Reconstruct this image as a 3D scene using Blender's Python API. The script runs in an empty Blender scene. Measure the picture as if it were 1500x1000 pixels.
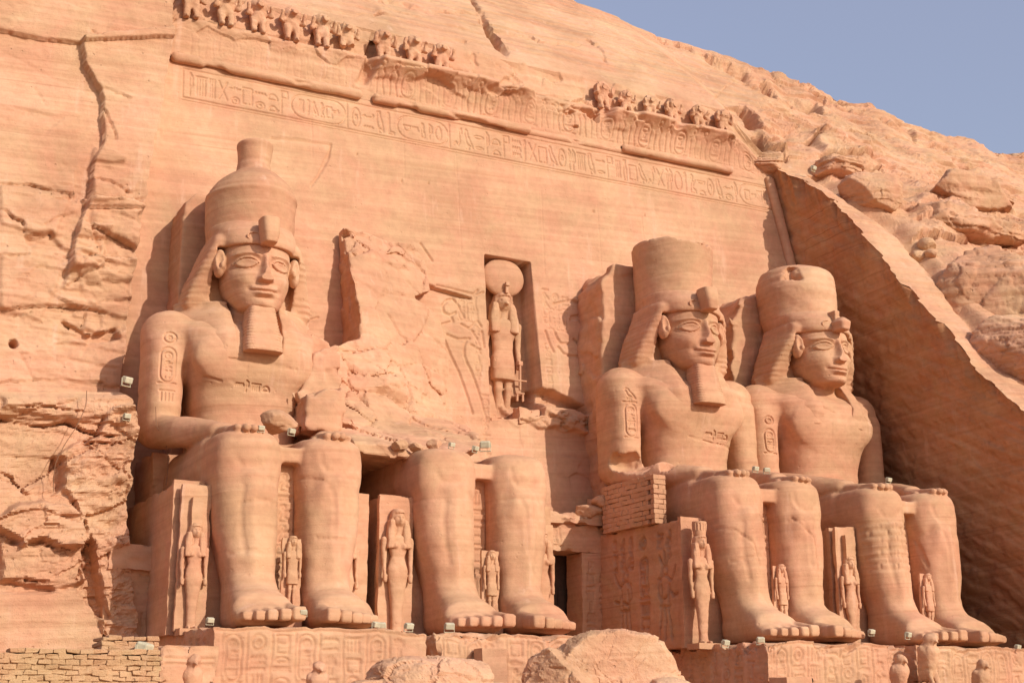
import bpy, math, random
import numpy as np

# ------------------------------------------------------------------ camera, sky, sun, exposure
SCN = bpy.context.scene
COL = SCN.collection
FPX = 2087.478                                   # focal length in pixels of a 1500 px wide picture
YAW, PITCH = math.radians(27.2792), math.radians(14.6413)
CAM = np.array([-31.798, -50.305, -3.086])
cam_data = bpy.data.cameras.new('camera')
cam_data.sensor_width = 36.0
cam_data.lens = FPX / 1500 * 36.0
cam_data.clip_end = 3000
cam = bpy.data.objects.new('camera', cam_data)
cam.location = CAM
cam.rotation_euler = (math.pi / 2 + PITCH, 0, -YAW)
COL.objects.link(cam)
SCN.camera = cam

SUN_AZ, SUN_EL = math.radians(21), math.radians(27)   # azimuth from the wall's normal towards +X
world = bpy.data.worlds.new('World')
SCN.world = world
world.use_nodes = True
wn = world.node_tree
bgn = wn.nodes['Background']
sky = wn.nodes.new('ShaderNodeTexSky')
sky.sky_type = 'NISHITA'
sky.sun_disc = False
sky.sun_elevation = SUN_EL
sky.sun_rotation = math.pi - SUN_AZ
sky.dust_density = 3.0
sky.air_density = 1.5
sky.ozone_density = 4.0
haze_add = wn.nodes.new('ShaderNodeMix')          # constant colour added to the sky, painting in a paler, brighter haze
haze_add.data_type = 'RGBA'; haze_add.blend_type = 'ADD'; haze_add.inputs[0].default_value = 1.0
wn.links.new(sky.outputs[0], haze_add.inputs[6])
haze_add.inputs[7].default_value = (2.15, 1.95, 2.55, 1)
wn.links.new(haze_add.outputs[2], bgn.inputs[0])
bgn.inputs[1].default_value = 0.11
sun_data = bpy.data.lights.new('sun', 'SUN')
sun_data.energy = 4.1
sun_data.angle = math.radians(0.5)
sun_data.color = (1.0, 0.95, 0.86)
sun = bpy.data.objects.new('sun', sun_data)
sun.rotation_euler = (math.pi / 2 - SUN_EL, 0, SUN_AZ)
COL.objects.link(sun)
SCN.view_settings.view_transform = 'Standard'
SCN.view_settings.look = 'None'
SCN.view_settings.exposure = -0.16
SCN.view_settings.gamma = 1
SCN.view_settings.use_curve_mapping = False

_sa, _ca, _sp, _cp = math.sin(YAW), math.cos(YAW), math.sin(PITCH), math.cos(PITCH)
_R = np.array([_ca, -_sa, 0]); _U = np.array([-_sa * _sp, -_ca * _sp, _cp]); _F = np.array([_sa * _cp, _ca * _cp, _sp])

def pix(P):
    """world points (...,3) -> measured photo coordinates"""
    d = P - CAM
    z = d @ _F
    return 750 + FPX * (d @ _R) / z, 500 - FPX * (d @ _U) / z
def ray(x, y): return _F + _R * (x - 750) / FPX - _U * (y - 500) / FPX
def on_y(x, y, Y=0., b=0.):
    r = ray(x, y); t = (Y + b * CAM[2] - CAM[1]) / (r[1] - b * r[2]); return CAM + r * t
def on_z(x, y, Z):
    r = ray(x, y); return CAM + r * ((Z - CAM[2]) / r[2])
def on_x(x, y, X):
    r = ray(x, y); return CAM + r * ((X - CAM[0]) / r[0])

# ------------------------------------------------------------------ noise
_rng = np.random.RandomState(7)
_PERM = _rng.permutation(256).astype(np.int32)
_PERM = np.concatenate([_PERM, _PERM])
_GR = _rng.normal(size=(256, 3)); _GR /= np.linalg.norm(_GR, axis=1)[:, None]
_GR = _GR.astype(np.float32)

def _perlin(p):
    out = np.empty(len(p), np.float32)
    CH = 400000
    for s in range(0, len(p), CH):
        q = p[s:s + CH]
        i = np.floor(q).astype(np.int32); f = (q - i).astype(np.float32)
        i &= 255
        u = f * f * f * (f * (f * 6 - 15) + 10)
        acc = 0
        for dx in (0, 1):
            wx = u[:, 0] if dx else 1 - u[:, 0]
            a = _PERM[(i[:, 0] + dx) & 255]
            for dy in (0, 1):
                wy = u[:, 1] if dy else 1 - u[:, 1]
                b = _PERM[a + ((i[:, 1] + dy) & 255)]
                for dz in (0, 1):
                    wz = u[:, 2] if dz else 1 - u[:, 2]
                    g = _GR[_PERM[b + ((i[:, 2] + dz) & 255)]]
                    acc = acc + wx * wy * wz * (g[:, 0] * (f[:, 0] - dx) + g[:, 1] * (f[:, 1] - dy) + g[:, 2] * (f[:, 2] - dz))
        out[s:s + CH] = acc
    return out * 1.5
def noise(P, scale=1., seed=0.):
    sh = P.shape[:-1]
    q = P.reshape(-1, 3) * np.asarray(scale, float) + seed * 17.31 + 100.
    return _perlin(q).reshape(sh)
def fbm(P, scale=1., octs=4, gain=.5, seed=0., ridge=False):
    a = 1.; r = 0.; sc = np.asarray(scale, float) * np.ones(3)
    for o in range(octs):
        n = noise(P, sc, seed + o * 1.7)
        r = r + a * ((1 - 2 * np.abs(n)) if ridge else n)
        a *= gain; sc = sc * 2.03
    return r
def cells(P, scale=1., seed=0):
    """angular fracture pattern: each cell has its own offset and tilt; returns (height -.5..5, distance to the joint)"""
    sh = P.shape[:-1]
    q = (P.reshape(-1, 3) * np.asarray(scale, float) + seed * 7.77 + 60.).astype(np.float32)
    q = q + .22 * np.stack([_perlin(q * 1.1 + 9.), _perlin(q * 1.1 + 33.), _perlin(q * 1.1 + 71.)], -1)
    i = np.floor(q).astype(np.int32)
    f1 = np.full(len(q), 9., np.float32); f2 = f1.copy(); hgt = np.zeros(len(q), np.float32)
    for dx in (-1, 0, 1):
        for dy in (-1, 0, 1):
            for dz in (-1, 0, 1):
                c = i + np.array([dx, dy, dz], np.int32)
                h = _PERM[_PERM[_PERM[c[:, 0] & 255] + (c[:, 1] & 255)] + (c[:, 2] & 255)]
                g = _GR[h]; v = q - (c + .5 + .4 * g)
                d = (v * v).sum(1)
                t = ((h * 37) & 255) / 255. - .5 + .55 * (v * _GR[(h * 91 + 5) & 255]).sum(1)
                m = d < f1
                f2 = np.where(m, f1, np.minimum(f2, d)); hgt = np.where(m, t, hgt); f1 = np.where(m, d, f1)
    return hgt.reshape(sh), (np.sqrt(f2) - np.sqrt(f1)).reshape(sh)
def sstep(a, b, x):
    t = np.clip((x - a) / (b - a), 0, 1); return t * t * (3 - 2 * t)

def seg_dist(px, py, pts, closed=False):
    d = np.full(px.shape, 1e9)
    n = len(pts)
    for k in range(n if closed else n - 1):
        ax, ay = pts[k]; bx, by = pts[(k + 1) % n]
        vx, vy = bx - ax, by - ay
        t = np.clip(((px - ax) * vx + (py - ay) * vy) / (vx * vx + vy * vy + 1e-12), 0, 1)
        d = np.minimum(d, np.hypot(px - ax - t * vx, py - ay - t * vy))
    return d
def poly_in(px, py, pts):
    ins = np.zeros(px.shape, bool)
    n = len(pts)
    for k in range(n):
        x1, y1 = pts[k]; x2, y2 = pts[(k + 1) % n]
        if y1 == y2: continue
        c = ((y1 > py) != (y2 > py)) & (px < (x2 - x1) * (py - y1) / (y2 - y1) + x1)
        ins ^= c
    return ins
def poly_sd(px, py, pts):
    """signed distance, negative inside"""
    d = seg_dist(px, py, pts, True)
    return np.where(poly_in(px, py, pts), -d, d)

# ------------------------------------------------------------------ objects
def mesh_obj(name, V, Fq, mat, parent=None, smooth=True, loc=None):
    me = bpy.data.meshes.new(name)
    V = np.asarray(V, np.float32)
    if loc is not None: V = V - np.asarray(loc, np.float32)
    Fq = np.asarray(Fq, np.int32)
    k = Fq.shape[1]
    me.vertices.add(len(V)); me.vertices.foreach_set('co', V.ravel())
    me.loops.add(len(Fq) * k); me.loops.foreach_set('vertex_index', Fq.ravel())
    me.polygons.add(len(Fq)); me.polygons.foreach_set('loop_start', np.arange(0, len(Fq) * k, k, dtype=np.int32))
    me.polygons.foreach_set('use_smooth', np.full(len(Fq), smooth))
    me.update(calc_edges=True)
    me.materials.append(mat)
    o = bpy.data.objects.new(name, me)
    COL.objects.link(o)
    if parent: o.parent = parent
    if loc is not None: o.location = loc
    return o
def tag(o, label=None, cat=None, group=None, kind=None):
    if label: o['label'] = label
    if cat: o['category'] = cat
    if group: o['group'] = group
    if kind: o['kind'] = kind
    return o
def thing(name, label, cat, loc=(0, 0, 0), rz=0., group=None, scale=1.):
    o = bpy.data.objects.new(name, None)
    o.empty_display_size = .3
    COL.objects.link(o)
    o.location = loc; o.rotation_euler = (0, 0, rz); o.scale = (scale,) * 3
    return tag(o, label, cat, group)

def grid_faces(n, m):
    i = np.arange(n * m).reshape(n, m)
    return np.stack([i[:-1, :-1], i[:-1, 1:], i[1:, 1:], i[1:, :-1]], -1).reshape(-1, 4)
def grid_normals(P):
    du = np.gradient(P, axis=1); dv = np.gradient(P, axis=0)
    n = np.cross(du, dv); n /= np.linalg.norm(n, axis=-1)[..., None] + 1e-9
    return n

# ------------------------------------------------------------------ signed distance sculpting
class Vol:
    def __init__(s, xs, ys, zs):
        s.ax = [np.asarray(a, np.float32) for a in (xs, ys, zs)]
        s.d = np.full([len(a) for a in s.ax], 2., np.float32)
    def copy(s):
        v = Vol.__new__(Vol); v.ax = s.ax; v.d = s.d.copy(); return v
    def _sl(s, bb):
        sl = []; g = []
        for a, (lo, hi) in zip(s.ax, bb):
            i0 = max(0, int(np.searchsorted(a, lo)) - 1); i1 = min(len(a), int(np.searchsorted(a, hi)) + 1)
            sl.append(slice(i0, max(i1, i0)))
        X, Y, Z = (s.ax[0][sl[0]][:, None, None], s.ax[1][sl[1]][None, :, None], s.ax[2][sl[2]][None, None, :])
        return tuple(sl), X, Y, Z
    def add(s, fn, bb, k=.15):
        sl, X, Y, Z = s._sl(bb); a = s.d[sl]
        if not a.size: return s
        b = fn(X, Y, Z)
        h = np.maximum(k - np.abs(a - b), 0) / k
        s.d[sl] = np.minimum(a, b) - h * h * k * .25
        return s
    def sub(s, fn, bb, k=.1):
        sl, X, Y, Z = s._sl(bb); a = s.d[sl]
        if not a.size: return s
        b = -fn(X, Y, Z)
        h = np.maximum(k - np.abs(a - b), 0) / k
        s.d[sl] = np.maximum(a, b) + h * h * k * .25
        return s
    def off(s, fn, bb):
        sl, X, Y, Z = s._sl(bb)
        s.d[sl] = s.d[sl] - fn(X, Y, Z)
        return s
    def mesh(s):
        d = s.d
        d[0] = d[-1] = 1; d[:, 0] = 1; d[:, -1] = 1; d[:, :, 0] = 1; d[:, :, -1] = 1
        ins = d < 0
        nx, ny, nz = d.shape
        c = np.zeros((nx - 1, ny - 1, nz - 1), np.int8)
        for a in (0, 1):
            for b in (0, 1):
                for e in (0, 1):
                    c += ins[a:nx - 1 + a, b:ny - 1 + b, e:nz - 1 + e]
        act = np.argwhere((c > 0) & (c < 8))
        idx = np.full(c.shape, -1, np.int32)
        idx[act[:, 0], act[:, 1], act[:, 2]] = np.arange(len(act))
        sm = np.zeros((len(act), 3)); cnt = np.zeros(len(act))
        cor = [(a, b, e) for a in (0, 1) for b in (0, 1) for e in (0, 1)]
        val = {q: d[act[:, 0] + q[0], act[:, 1] + q[1], act[:, 2] + q[2]] for q in cor}
        for q in cor:
            for ax in range(3):
                if q[ax]: continue
                r = list(q); r[ax] = 1; r = tuple(r)
                v0, v1 = val[q], val[r]
                m = (v0 < 0) != (v1 < 0)
                t = np.where(m, v0 / np.where(m, v0 - v1, 1), 0)
                for k in range(3):
                    sm[:, k] += np.where(m, t if k == ax else q[k], 0)
                cnt += m
        sm /= cnt[:, None]
        V = np.empty((len(act), 3), np.float32)
        for k in range(3):
            a = s.ax[k]; i = act[:, k]
            V[:, k] = a[i] + (a[i + 1] - a[i]) * sm[:, k]
        Q = []
        for ax in range(3):
            A = [slice(1, -1)] * 3; B = [slice(1, -1)] * 3
            A[ax] = slice(0, -1); B[ax] = slice(1, None)
            s0, s1 = ins[tuple(A)], ins[tuple(B)]
            e = np.argwhere(s0 != s1)
            st = s0[e[:, 0], e[:, 1], e[:, 2]]
            o = e.copy()
            for k in range(3):
                if k != ax: o[:, k] += 1
            u, w = [(1, 2), (2, 0), (0, 1)][ax]
            def cell(du, dw):
                q = o.copy(); q[:, u] -= du; q[:, w] -= dw
                return idx[q[:, 0], q[:, 1], q[:, 2]]
            f = np.stack([cell(1, 1), cell(0, 1), cell(0, 0), cell(1, 0)], 1)
            f[~st] = f[~st][:, ::-1]
            Q.append(f)
        return V, np.concatenate(Q)

def axis(*segs):
    """axis((a,b,h),(b,c,h2)...) non-uniform sample positions"""
    out = []
    for a, b, h in segs:
        n = max(1, int(round((b - a) / h)))
        out.append(np.linspace(a, b, n, endpoint=False))
    out.append([segs[-1][1]])
    return np.concatenate(out)

def box(c, h, r=.1, rz=0.):
    def f(X, Y, Z):
        x, y = X - c[0], Y - c[1]
        if rz:
            cs, sn = math.cos(rz), math.sin(rz); x, y = x * cs + y * sn, -x * sn + y * cs
        qx = np.abs(x) - h[0] + r; qy = np.abs(y) - h[1] + r; qz = np.abs(Z - c[2]) - h[2] + r
        o = np.sqrt(np.maximum(qx, 0) ** 2 + np.maximum(qy, 0) ** 2 + np.maximum(qz, 0) ** 2)
        return o + np.minimum(np.maximum(qx, np.maximum(qy, qz)), 0) - r
    return f
def bbx(c, h, pad=.4):
    return [(c[i] - h[i] - pad, c[i] + h[i] + pad) for i in range(3)]
def ell(c, r):
    def f(X, Y, Z):
        k0 = np.sqrt(((X - c[0]) / r[0]) ** 2 + ((Y - c[1]) / r[1]) ** 2 + ((Z - c[2]) / r[2]) ** 2)
        k1 = np.sqrt(((X - c[0]) / r[0] ** 2) ** 2 + ((Y - c[1]) / r[1] ** 2) ** 2 + ((Z - c[2]) / r[2] ** 2) ** 2) + 1e-6
        return k0 * (k0 - 1) / k1
    return f
def cone(a, b, ra, rb):
    a = np.array(a, float); b = np.array(b, float); v = b - a; L2 = v @ v
    def f(X, Y, Z):
        t = np.clip(((X - a[0]) * v[0] + (Y - a[1]) * v[1] + (Z - a[2]) * v[2]) / L2, 0, 1)
        return np.sqrt((X - a[0] - t * v[0]) ** 2 + (Y - a[1] - t * v[1]) ** 2 + (Z - a[2] - t * v[2]) ** 2) - (ra + (rb - ra) * t)
    return f
def loft(ax, keys, n=2., rc=.15):
    """superellipse section lofted along axis ax (0,1,2); keys rows: t, c1, c2, r1, r2 (c/r in the two other axes, in order)"""
    K = np.array(keys, float)
    if K[0, 0] > K[-1, 0]: K = K[::-1]
    o = [k for k in range(3) if k != ax]
    def f(X, Y, Z):
        G = (X, Y, Z); t = G[ax]
        c1, c2, r1, r2 = (np.interp(t, K[:, 0], K[:, j]).astype(np.float32) for j in (1, 2, 3, 4))
        q = (np.abs((G[o[0]] - c1) / r1) ** n + np.abs((G[o[1]] - c2) / r2) ** n) ** (1. / n)
        d = (q - 1) * np.minimum(r1, r2)
        e = np.maximum(K[0, 0] - t, t - K[-1, 0])
        qx, qz = d + rc, e + rc
        return np.sqrt(np.maximum(qx, 0) ** 2 + np.maximum(qz, 0) ** 2) + np.minimum(np.maximum(qx, qz), 0) - rc
    return f
def lbb(ax, keys, pad=.4):
    K = np.array(keys, float); o = [k for k in range(3) if k != ax]
    b = [None] * 3
    b[ax] = (K[:, 0].min() - pad, K[:, 0].max() + pad)
    b[o[0]] = ((K[:, 1] - K[:, 3]).min() - pad, (K[:, 1] + K[:, 3]).max() + pad)
    b[o[1]] = ((K[:, 2] - K[:, 4]).min() - pad, (K[:, 2] + K[:, 4]).max() + pad)
    return b
def mir(fn, bb):
    """mirror a primitive in x: list of two (fn, bb)"""
    g = lambda X, Y, Z: fn(-X, Y, Z)
    return [(fn, bb), (g, [(-bb[0][1], -bb[0][0]), bb[1], bb[2]])]
def sell(r, p=3.2):
    def f(X, Y, Z): return ((np.abs(X / r[0]) ** p + np.abs(Y / r[1]) ** p + np.abs(Z / r[2]) ** p + 1e-9) ** (1. / p) - 1) * min(r)
    return f
def weather(V, amp=.03, seed=0., wx=(.5, .5, 1.6), octs=4, world=(0, 0, 0)):
    """natural unevenness: layered noise along an approximate normal is enough at this size"""
    W = V + np.array(world)
    return np.stack([fbm(W, wx, octs, .55, seed + 3 * k) for k in range(3)], -1) * amp
# ------------------------------------------------------------------ materials
def nodes_mat(name, rough=.9):
    m = bpy.data.materials.new(name); m.use_nodes = True
    nt = m.node_tree; b = nt.nodes['Principled BSDF']
    b.inputs['Roughness'].default_value = rough
    b.inputs['Specular IOR Level'].default_value = .15
    return m, nt, b
def N(nt, t, **kw):
    n = nt.nodes.new(t)
    for k, v in kw.items():
        if k.startswith('i_'): n.inputs[k[2:].replace('_', ' ')].default_value = v
        else: setattr(n, k, v)
    return n
def sandstone(name, c_lo, c_mid, c_hi, c_band, bump=.35, strata=1., fine=1., pits=.0):
    m, nt, b = nodes_mat(name)
    L = nt.links.new
    geo = N(nt, 'ShaderNodeNewGeometry')
    # gently tilted and warped world coordinate for the bedding
    mp = N(nt, 'ShaderNodeMapping'); mp.inputs['Rotation'].default_value = (.03, .06, 0)
    L(geo.outputs['Position'], mp.inputs['Vector'])
    st = N(nt, 'ShaderNodeMapping'); st.inputs['Scale'].default_value = (.07, .07, 3.4)
    L(mp.outputs[0], st.inputs['Vector'])
    n1 = N(nt, 'ShaderNodeTexNoise'); n1.inputs['Scale'].default_value = 1.; n1.inputs['Detail'].default_value = 7; n1.inputs['Roughness'].default_value = .62; n1.inputs['Distortion'].default_value = .25
    L(st.outputs[0], n1.inputs['Vector'])
    n2 = N(nt, 'ShaderNodeTexNoise'); n2.inputs['Scale'].default_value = .22; n2.inputs['Detail'].default_value = 6; n2.inputs['Roughness'].default_value = .6
    L(geo.outputs['Position'], n2.inputs['Vector'])
    n3 = N(nt, 'ShaderNodeTexNoise'); n3.inputs['Scale'].default_value = 3.5; n3.inputs['Detail'].default_value = 8; n3.inputs['Roughness'].default_value = .7
    L(geo.outputs['Position'], n3.inputs['Vector'])
    r1 = N(nt, 'ShaderNodeValToRGB'); e = r1.color_ramp.elements
    e[0].position = .37; e[0].color = (*[q * .93 for q in c_lo], 1); e[1].position = .63; e[1].color = (*[min(1, q * 1.03) for q in c_hi], 1)
    x = e.new(.5); x.color = (*c_mid, 1)
    mixv = N(nt, 'ShaderNodeMath', operation='MULTIPLY_ADD'); mixv.inputs[1].default_value = .38; mixv.inputs[2].default_value = .0
    L(n1.outputs['Fac'], mixv.inputs[0])
    add = N(nt, 'ShaderNodeMath', operation='MULTIPLY_ADD'); add.inputs[1].default_value = .62
    L(n2.outputs['Fac'], add.inputs[0]); L(mixv.outputs[0], add.inputs[2])
    L(add.outputs[0], r1.inputs['Fac'])
    # thin reddish beds
    st2 = N(nt, 'ShaderNodeMapping'); st2.inputs['Scale'].default_value = (.05, .05, 5.)
    L(mp.outputs[0], st2.inputs['Vector'])
    n4 = N(nt, 'ShaderNodeTexNoise'); n4.inputs['Scale'].default_value = 1.; n4.inputs['Detail'].default_value = 4; n4.inputs['Distortion'].default_value = .6
    L(st2.outputs[0], n4.inputs['Vector'])
    r2 = N(nt, 'ShaderNodeValToRGB'); e = r2.color_ramp.elements
    e[0].position = .56; e[0].color = (0, 0, 0, 1); e[1].position = .72; e[1].color = (1, 1, 1, 1)
    L(n4.outputs['Fac'], r2.inputs['Fac'])
    nm = N(nt, 'ShaderNodeTexNoise'); nm.inputs['Scale'].default_value = .13; nm.inputs['Detail'].default_value = 3
    L(geo.outputs['Position'], nm.inputs['Vector'])
    rm = N(nt, 'ShaderNodeMapRange'); rm.inputs['From Min'].default_value = .42; rm.inputs['From Max'].default_value = .62; L(nm.outputs['Fac'], rm.inputs['Value'])
    fm = N(nt, 'ShaderNodeMath', operation='MULTIPLY'); L(r2.outputs[0], fm.inputs[0]); L(rm.outputs[0], fm.inputs[1])
    fb = N(nt, 'ShaderNodeMath', operation='MULTIPLY'); fb.inputs[1].default_value = .7 * strata
    L(fm.outputs[0], fb.inputs[0])
    mx = N(nt, 'ShaderNodeMix', data_type='RGBA')
    L(fb.outputs[0], mx.inputs[0]); L(r1.outputs[0], mx.inputs[6]); mx.inputs[7].default_value = (*c_band, 1)
    # rosy and ochre zones of the bedrock
    nh = N(nt, 'ShaderNodeTexNoise'); nh.inputs['Scale'].default_value = .34; nh.inputs['Detail'].default_value = 5; nh.inputs['Roughness'].default_value = .65; nh.inputs['Distortion'].default_value = .8
    L(mp.outputs[0], nh.inputs['Vector'])
    rh = N(nt, 'ShaderNodeValToRGB'); e = rh.color_ramp.elements
    e[0].position = .36; e[0].color = (1.03, .93, .93, 1); e[1].position = .64; e[1].color = (.99, 1.05, 1.0, 1)
    L(nh.outputs['Fac'], rh.inputs['Fac'])
    mh = N(nt, 'ShaderNodeMix', data_type='RGBA', blend_type='MULTIPLY'); mh.inputs[0].default_value = 1.
    L(mx.outputs[2], mh.inputs[6]); L(rh.outputs[0], mh.inputs[7]); mx = mh
    # fine mottling
    mm = N(nt, 'ShaderNodeMix', data_type='RGBA', blend_type='MULTIPLY'); mm.inputs[0].default_value = .55 * fine
    r3 = N(nt, 'ShaderNodeValToRGB'); e = r3.color_ramp.elements
    e[0].position = .3; e[0].color = (.84, .82, .80, 1); e[1].position = .6; e[1].color = (1.06, 1.06, 1.06, 1)
    L(n3.outputs['Fac'], r3.inputs['Fac']); L(mx.outputs[2], mm.inputs[6]); L(r3.outputs[0], mm.inputs[7])
    # pale salt streaks
    stv = N(nt, 'ShaderNodeMapping'); stv.inputs['Scale'].default_value = (1.6, 1.6, .12)
    L(geo.outputs['Position'], stv.inputs['Vector'])
    n5 = N(nt, 'ShaderNodeTexNoise'); n5.inputs['Scale'].default_value = 1.; n5.inputs['Detail'].default_value = 5; n5.inputs['Roughness'].default_value = .65
    L(stv.outputs[0], n5.inputs['Vector'])
    r5 = N(nt, 'ShaderNodeValToRGB'); e = r5.color_ramp.elements
    e[0].position = .6; e[0].color = (0, 0, 0, 1); e[1].position = .76; e[1].color = (.55, .55, .55, 1)
    L(n5.outputs['Fac'], r5.inputs['Fac'])
    ms = N(nt, 'ShaderNodeMix', data_type='RGBA')
    L(r5.outputs[0], ms.inputs[0]); L(mm.outputs[2], ms.inputs[6]); ms.inputs[7].default_value = (min(1, c_hi[0] * 1.12), min(1, c_hi[1] * 1.2), min(1, c_hi[2] * 1.35), 1)
    L(ms.outputs[2], b.inputs['Base Color'])
    # bump: beds + grain + tool marks
    hm = N(nt, 'ShaderNodeMath', operation='MULTIPLY_ADD'); hm.inputs[1].default_value = .5
    L(n1.outputs['Fac'], hm.inputs[0])
    hm2 = N(nt, 'ShaderNodeMath', operation='MULTIPLY'); hm2.inputs[1].default_value = .5
    L(n3.outputs['Fac'], hm2.inputs[0]); L(hm2.outputs[0], hm.inputs[2])
    n6 = N(nt, 'ShaderNodeTexNoise'); n6.inputs['Scale'].default_value = 22.; n6.inputs['Detail'].default_value = 4
    L(geo.outputs['Position'], n6.inputs['Vector'])
    vo = N(nt, 'ShaderNodeTexVoronoi'); vo.inputs['Scale'].default_value = 1.7
    L(geo.outputs['Position'], vo.inputs['Vector'])
    pr = N(nt, 'ShaderNodeMapRange'); pr.inputs['From Min'].default_value = .04; pr.inputs['From Max'].default_value = .10; pr.inputs['To Min'].default_value = -.5; pr.inputs['To Max'].default_value = 0.
    L(vo.outputs['Distance'], pr.inputs['Value'])
    hp = N(nt, 'ShaderNodeMath', operation='ADD'); L(hm.outputs[0], hp.inputs[0]); L(pr.outputs[0], hp.inputs[1]); hm = hp
    hm3 = N(nt, 'ShaderNodeMath', operation='MULTIPLY_ADD'); hm3.inputs[1].default_value = .2
    L(n6.outputs['Fac'], hm3.inputs[0]); L(hm.outputs[0], hm3.inputs[2])
    bp = N(nt, 'ShaderNodeBump'); bp.inputs['Strength'].default_value = bump; bp.inputs['Distance'].default_value = .12
    L(hm3.outputs[0], bp.inputs['Height']); L(bp.outputs[0], b.inputs['Normal'])
    return m
M_STAT = sandstone('carved_sandstone', (.485, .255, .146), (.545, .298, .175), (.60, .342, .212), (.44, .215, .118), bump=.34, strata=1.1)
M_WALL = sandstone('dressed_sandstone', (.50, .268, .157), (.56, .312, .187), (.615, .355, .221), (.47, .24, .132), bump=.42, strata=.8)
M_ROCK = sandstone('rough_sandstone', (.475, .255, .147), (.56, .315, .187), (.62, .372, .236), (.44, .225, .125), bump=.8, strata=.8)
M_SHADE = sandstone('shaded_sandstone', (.42, .20, .095), (.49, .245, .12), (.56, .295, .155), (.31, .14, .065), bump=.7, strata=1.5)  # darker, redder sandstone copy for the return wall, its shade put into the colour
M_BRICK = sandstone('mud_brick', (.45, .262, .14), (.51, .305, .168), (.56, .345, .20), (.41, .235, .12), bump=1., strata=.3)
M_SAND = sandstone('sand', (.38, .22, .13), (.43, .25, .145), (.48, .29, .17), (.38, .22, .13), bump=.3, strata=.1)
def plain(name, c, rough=.6, noise_amt=.15):
    m, nt, b = nodes_mat(name, rough)
    geo = N(nt, 'ShaderNodeNewGeometry')
    n = N(nt, 'ShaderNodeTexNoise'); n.inputs['Scale'].default_value = 6; n.inputs['Detail'].default_value = 5
    nt.links.new(geo.outputs['Position'], n.inputs['Vector'])
    r = N(nt, 'ShaderNodeValToRGB'); e = r.color_ramp.elements
    e[0].position = .3; e[0].color = (*[v * (1 - noise_amt) for v in c], 1); e[1].position = .7; e[1].color = (*[min(1, v * (1 + noise_amt)) for v in c], 1)
    nt.links.new(n.outputs['Fac'], r.inputs['Fac']); nt.links.new(r.outputs[0], b.inputs['Base Color'])
    return m
M_LAMP = plain('cream_lamp_paint', (.52, .46, .32), .5)
M_GLASS = plain('lamp_glass', (.35, .36, .33), .2)
M_DOOR = plain('door_interior_dark', (.06, .035, .025), .7)  # door bars, and the painted-in dark of the interior behind them
M_SKIN = plain('skin', (.30, .16, .10), .6)
M_HAIR = plain('dark_hair', (.015, .012, .012), .5)
M_CLOTH = plain('dark_cloth', (.05, .05, .07), .9)
M_CABLE = plain('black_cable', (.22, .11, .06), .7)
# ------------------------------------------------------------------ the colossi
def face_bump(X, Z):
    ax = np.abs(X)
    b = 0.
    g = lambda u, s: np.exp(-(u / s) ** 2)
    # brow ridges
    zb = 15.42 - .30 * (ax - .75) ** 2
    b = b + .07 * np.exp(-((Z - zb) / .07) ** 2) * sstep(.18, .3, ax) * sstep(1.35, 1.1, ax)
    b = b + .06 * g(Z - 15.5, .35) * g(ax, 1.4)
    # eye sockets and almond eyeballs with lids
    ex = (ax - .72); ez = Z - 14.98 + .03 * ex
    b = b - .20 * np.exp(-(ex / .52) ** 2 - (ez / .27) ** 2)
    hw = .44; lid = .235 * np.clip(1 - (np.abs(ex) / hw) ** 2.2, 0, 1) ** .75
    inside = np.minimum(lid - np.abs(ez), .2)
    b = b + .15 * sstep(-.02, .09, inside)
    rim = np.abs(inside) * (np.abs(ex) < hw + .12)
    b = b + .075 * np.exp(-((inside + .035) / .04) ** 2) * (np.abs(ex) < hw + .05) * np.where(ez > 0, 1., .6)
    b = b - .05 * np.exp(-((inside - .015) / .022) ** 2) * (np.abs(ex) < hw)
    # nose
    t = np.clip((15.3 - Z) / (15.3 - 14.22), 0, 1)
    w = .12 + .12 * t ** 2
    hgt = (.14 + .46 * t ** 1.2) * sstep(15.6, 15.2, Z) * sstep(14.12, 14.24, Z)
    b = b + hgt * np.exp(-(ax / w) ** 2.6)
    b = b + .20 * g(ax - .23, .11) * g(Z - 14.31, .11)
    # cheeks, nasolabial fold
    b = b + .13 * g(ax - .85, .42) * g(Z - 14.35, .45)
    # muzzle and lips
    b = b + .13 * g(ax, .55) * g(Z - 13.8, .34)
    zl = 13.76 + .22 * ax ** 2
    mw = sstep(.60, .25, ax)
    up = .10 * np.exp(-((Z - zl - .10) / .075) ** 2) * (.35 + .65 * mw) * sstep(.62, .52, ax)
    lo = .13 * np.exp(-((Z - zl + .11) / .095) ** 2) * sstep(.52, .22, ax)
    b = b + up + lo - .07 * np.exp(-((Z - zl) / .03) ** 2) * sstep(.64, .55, ax)
    b = b - .05 * g(ax - .66, .09) * g(Z - zl, .12)
    b = b - .08 * g(Z - 13.5, .07) * g(ax, .35)
    b = b + .14 * g(ax, .42) * g(Z - 13.28, .2)
    return b

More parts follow.
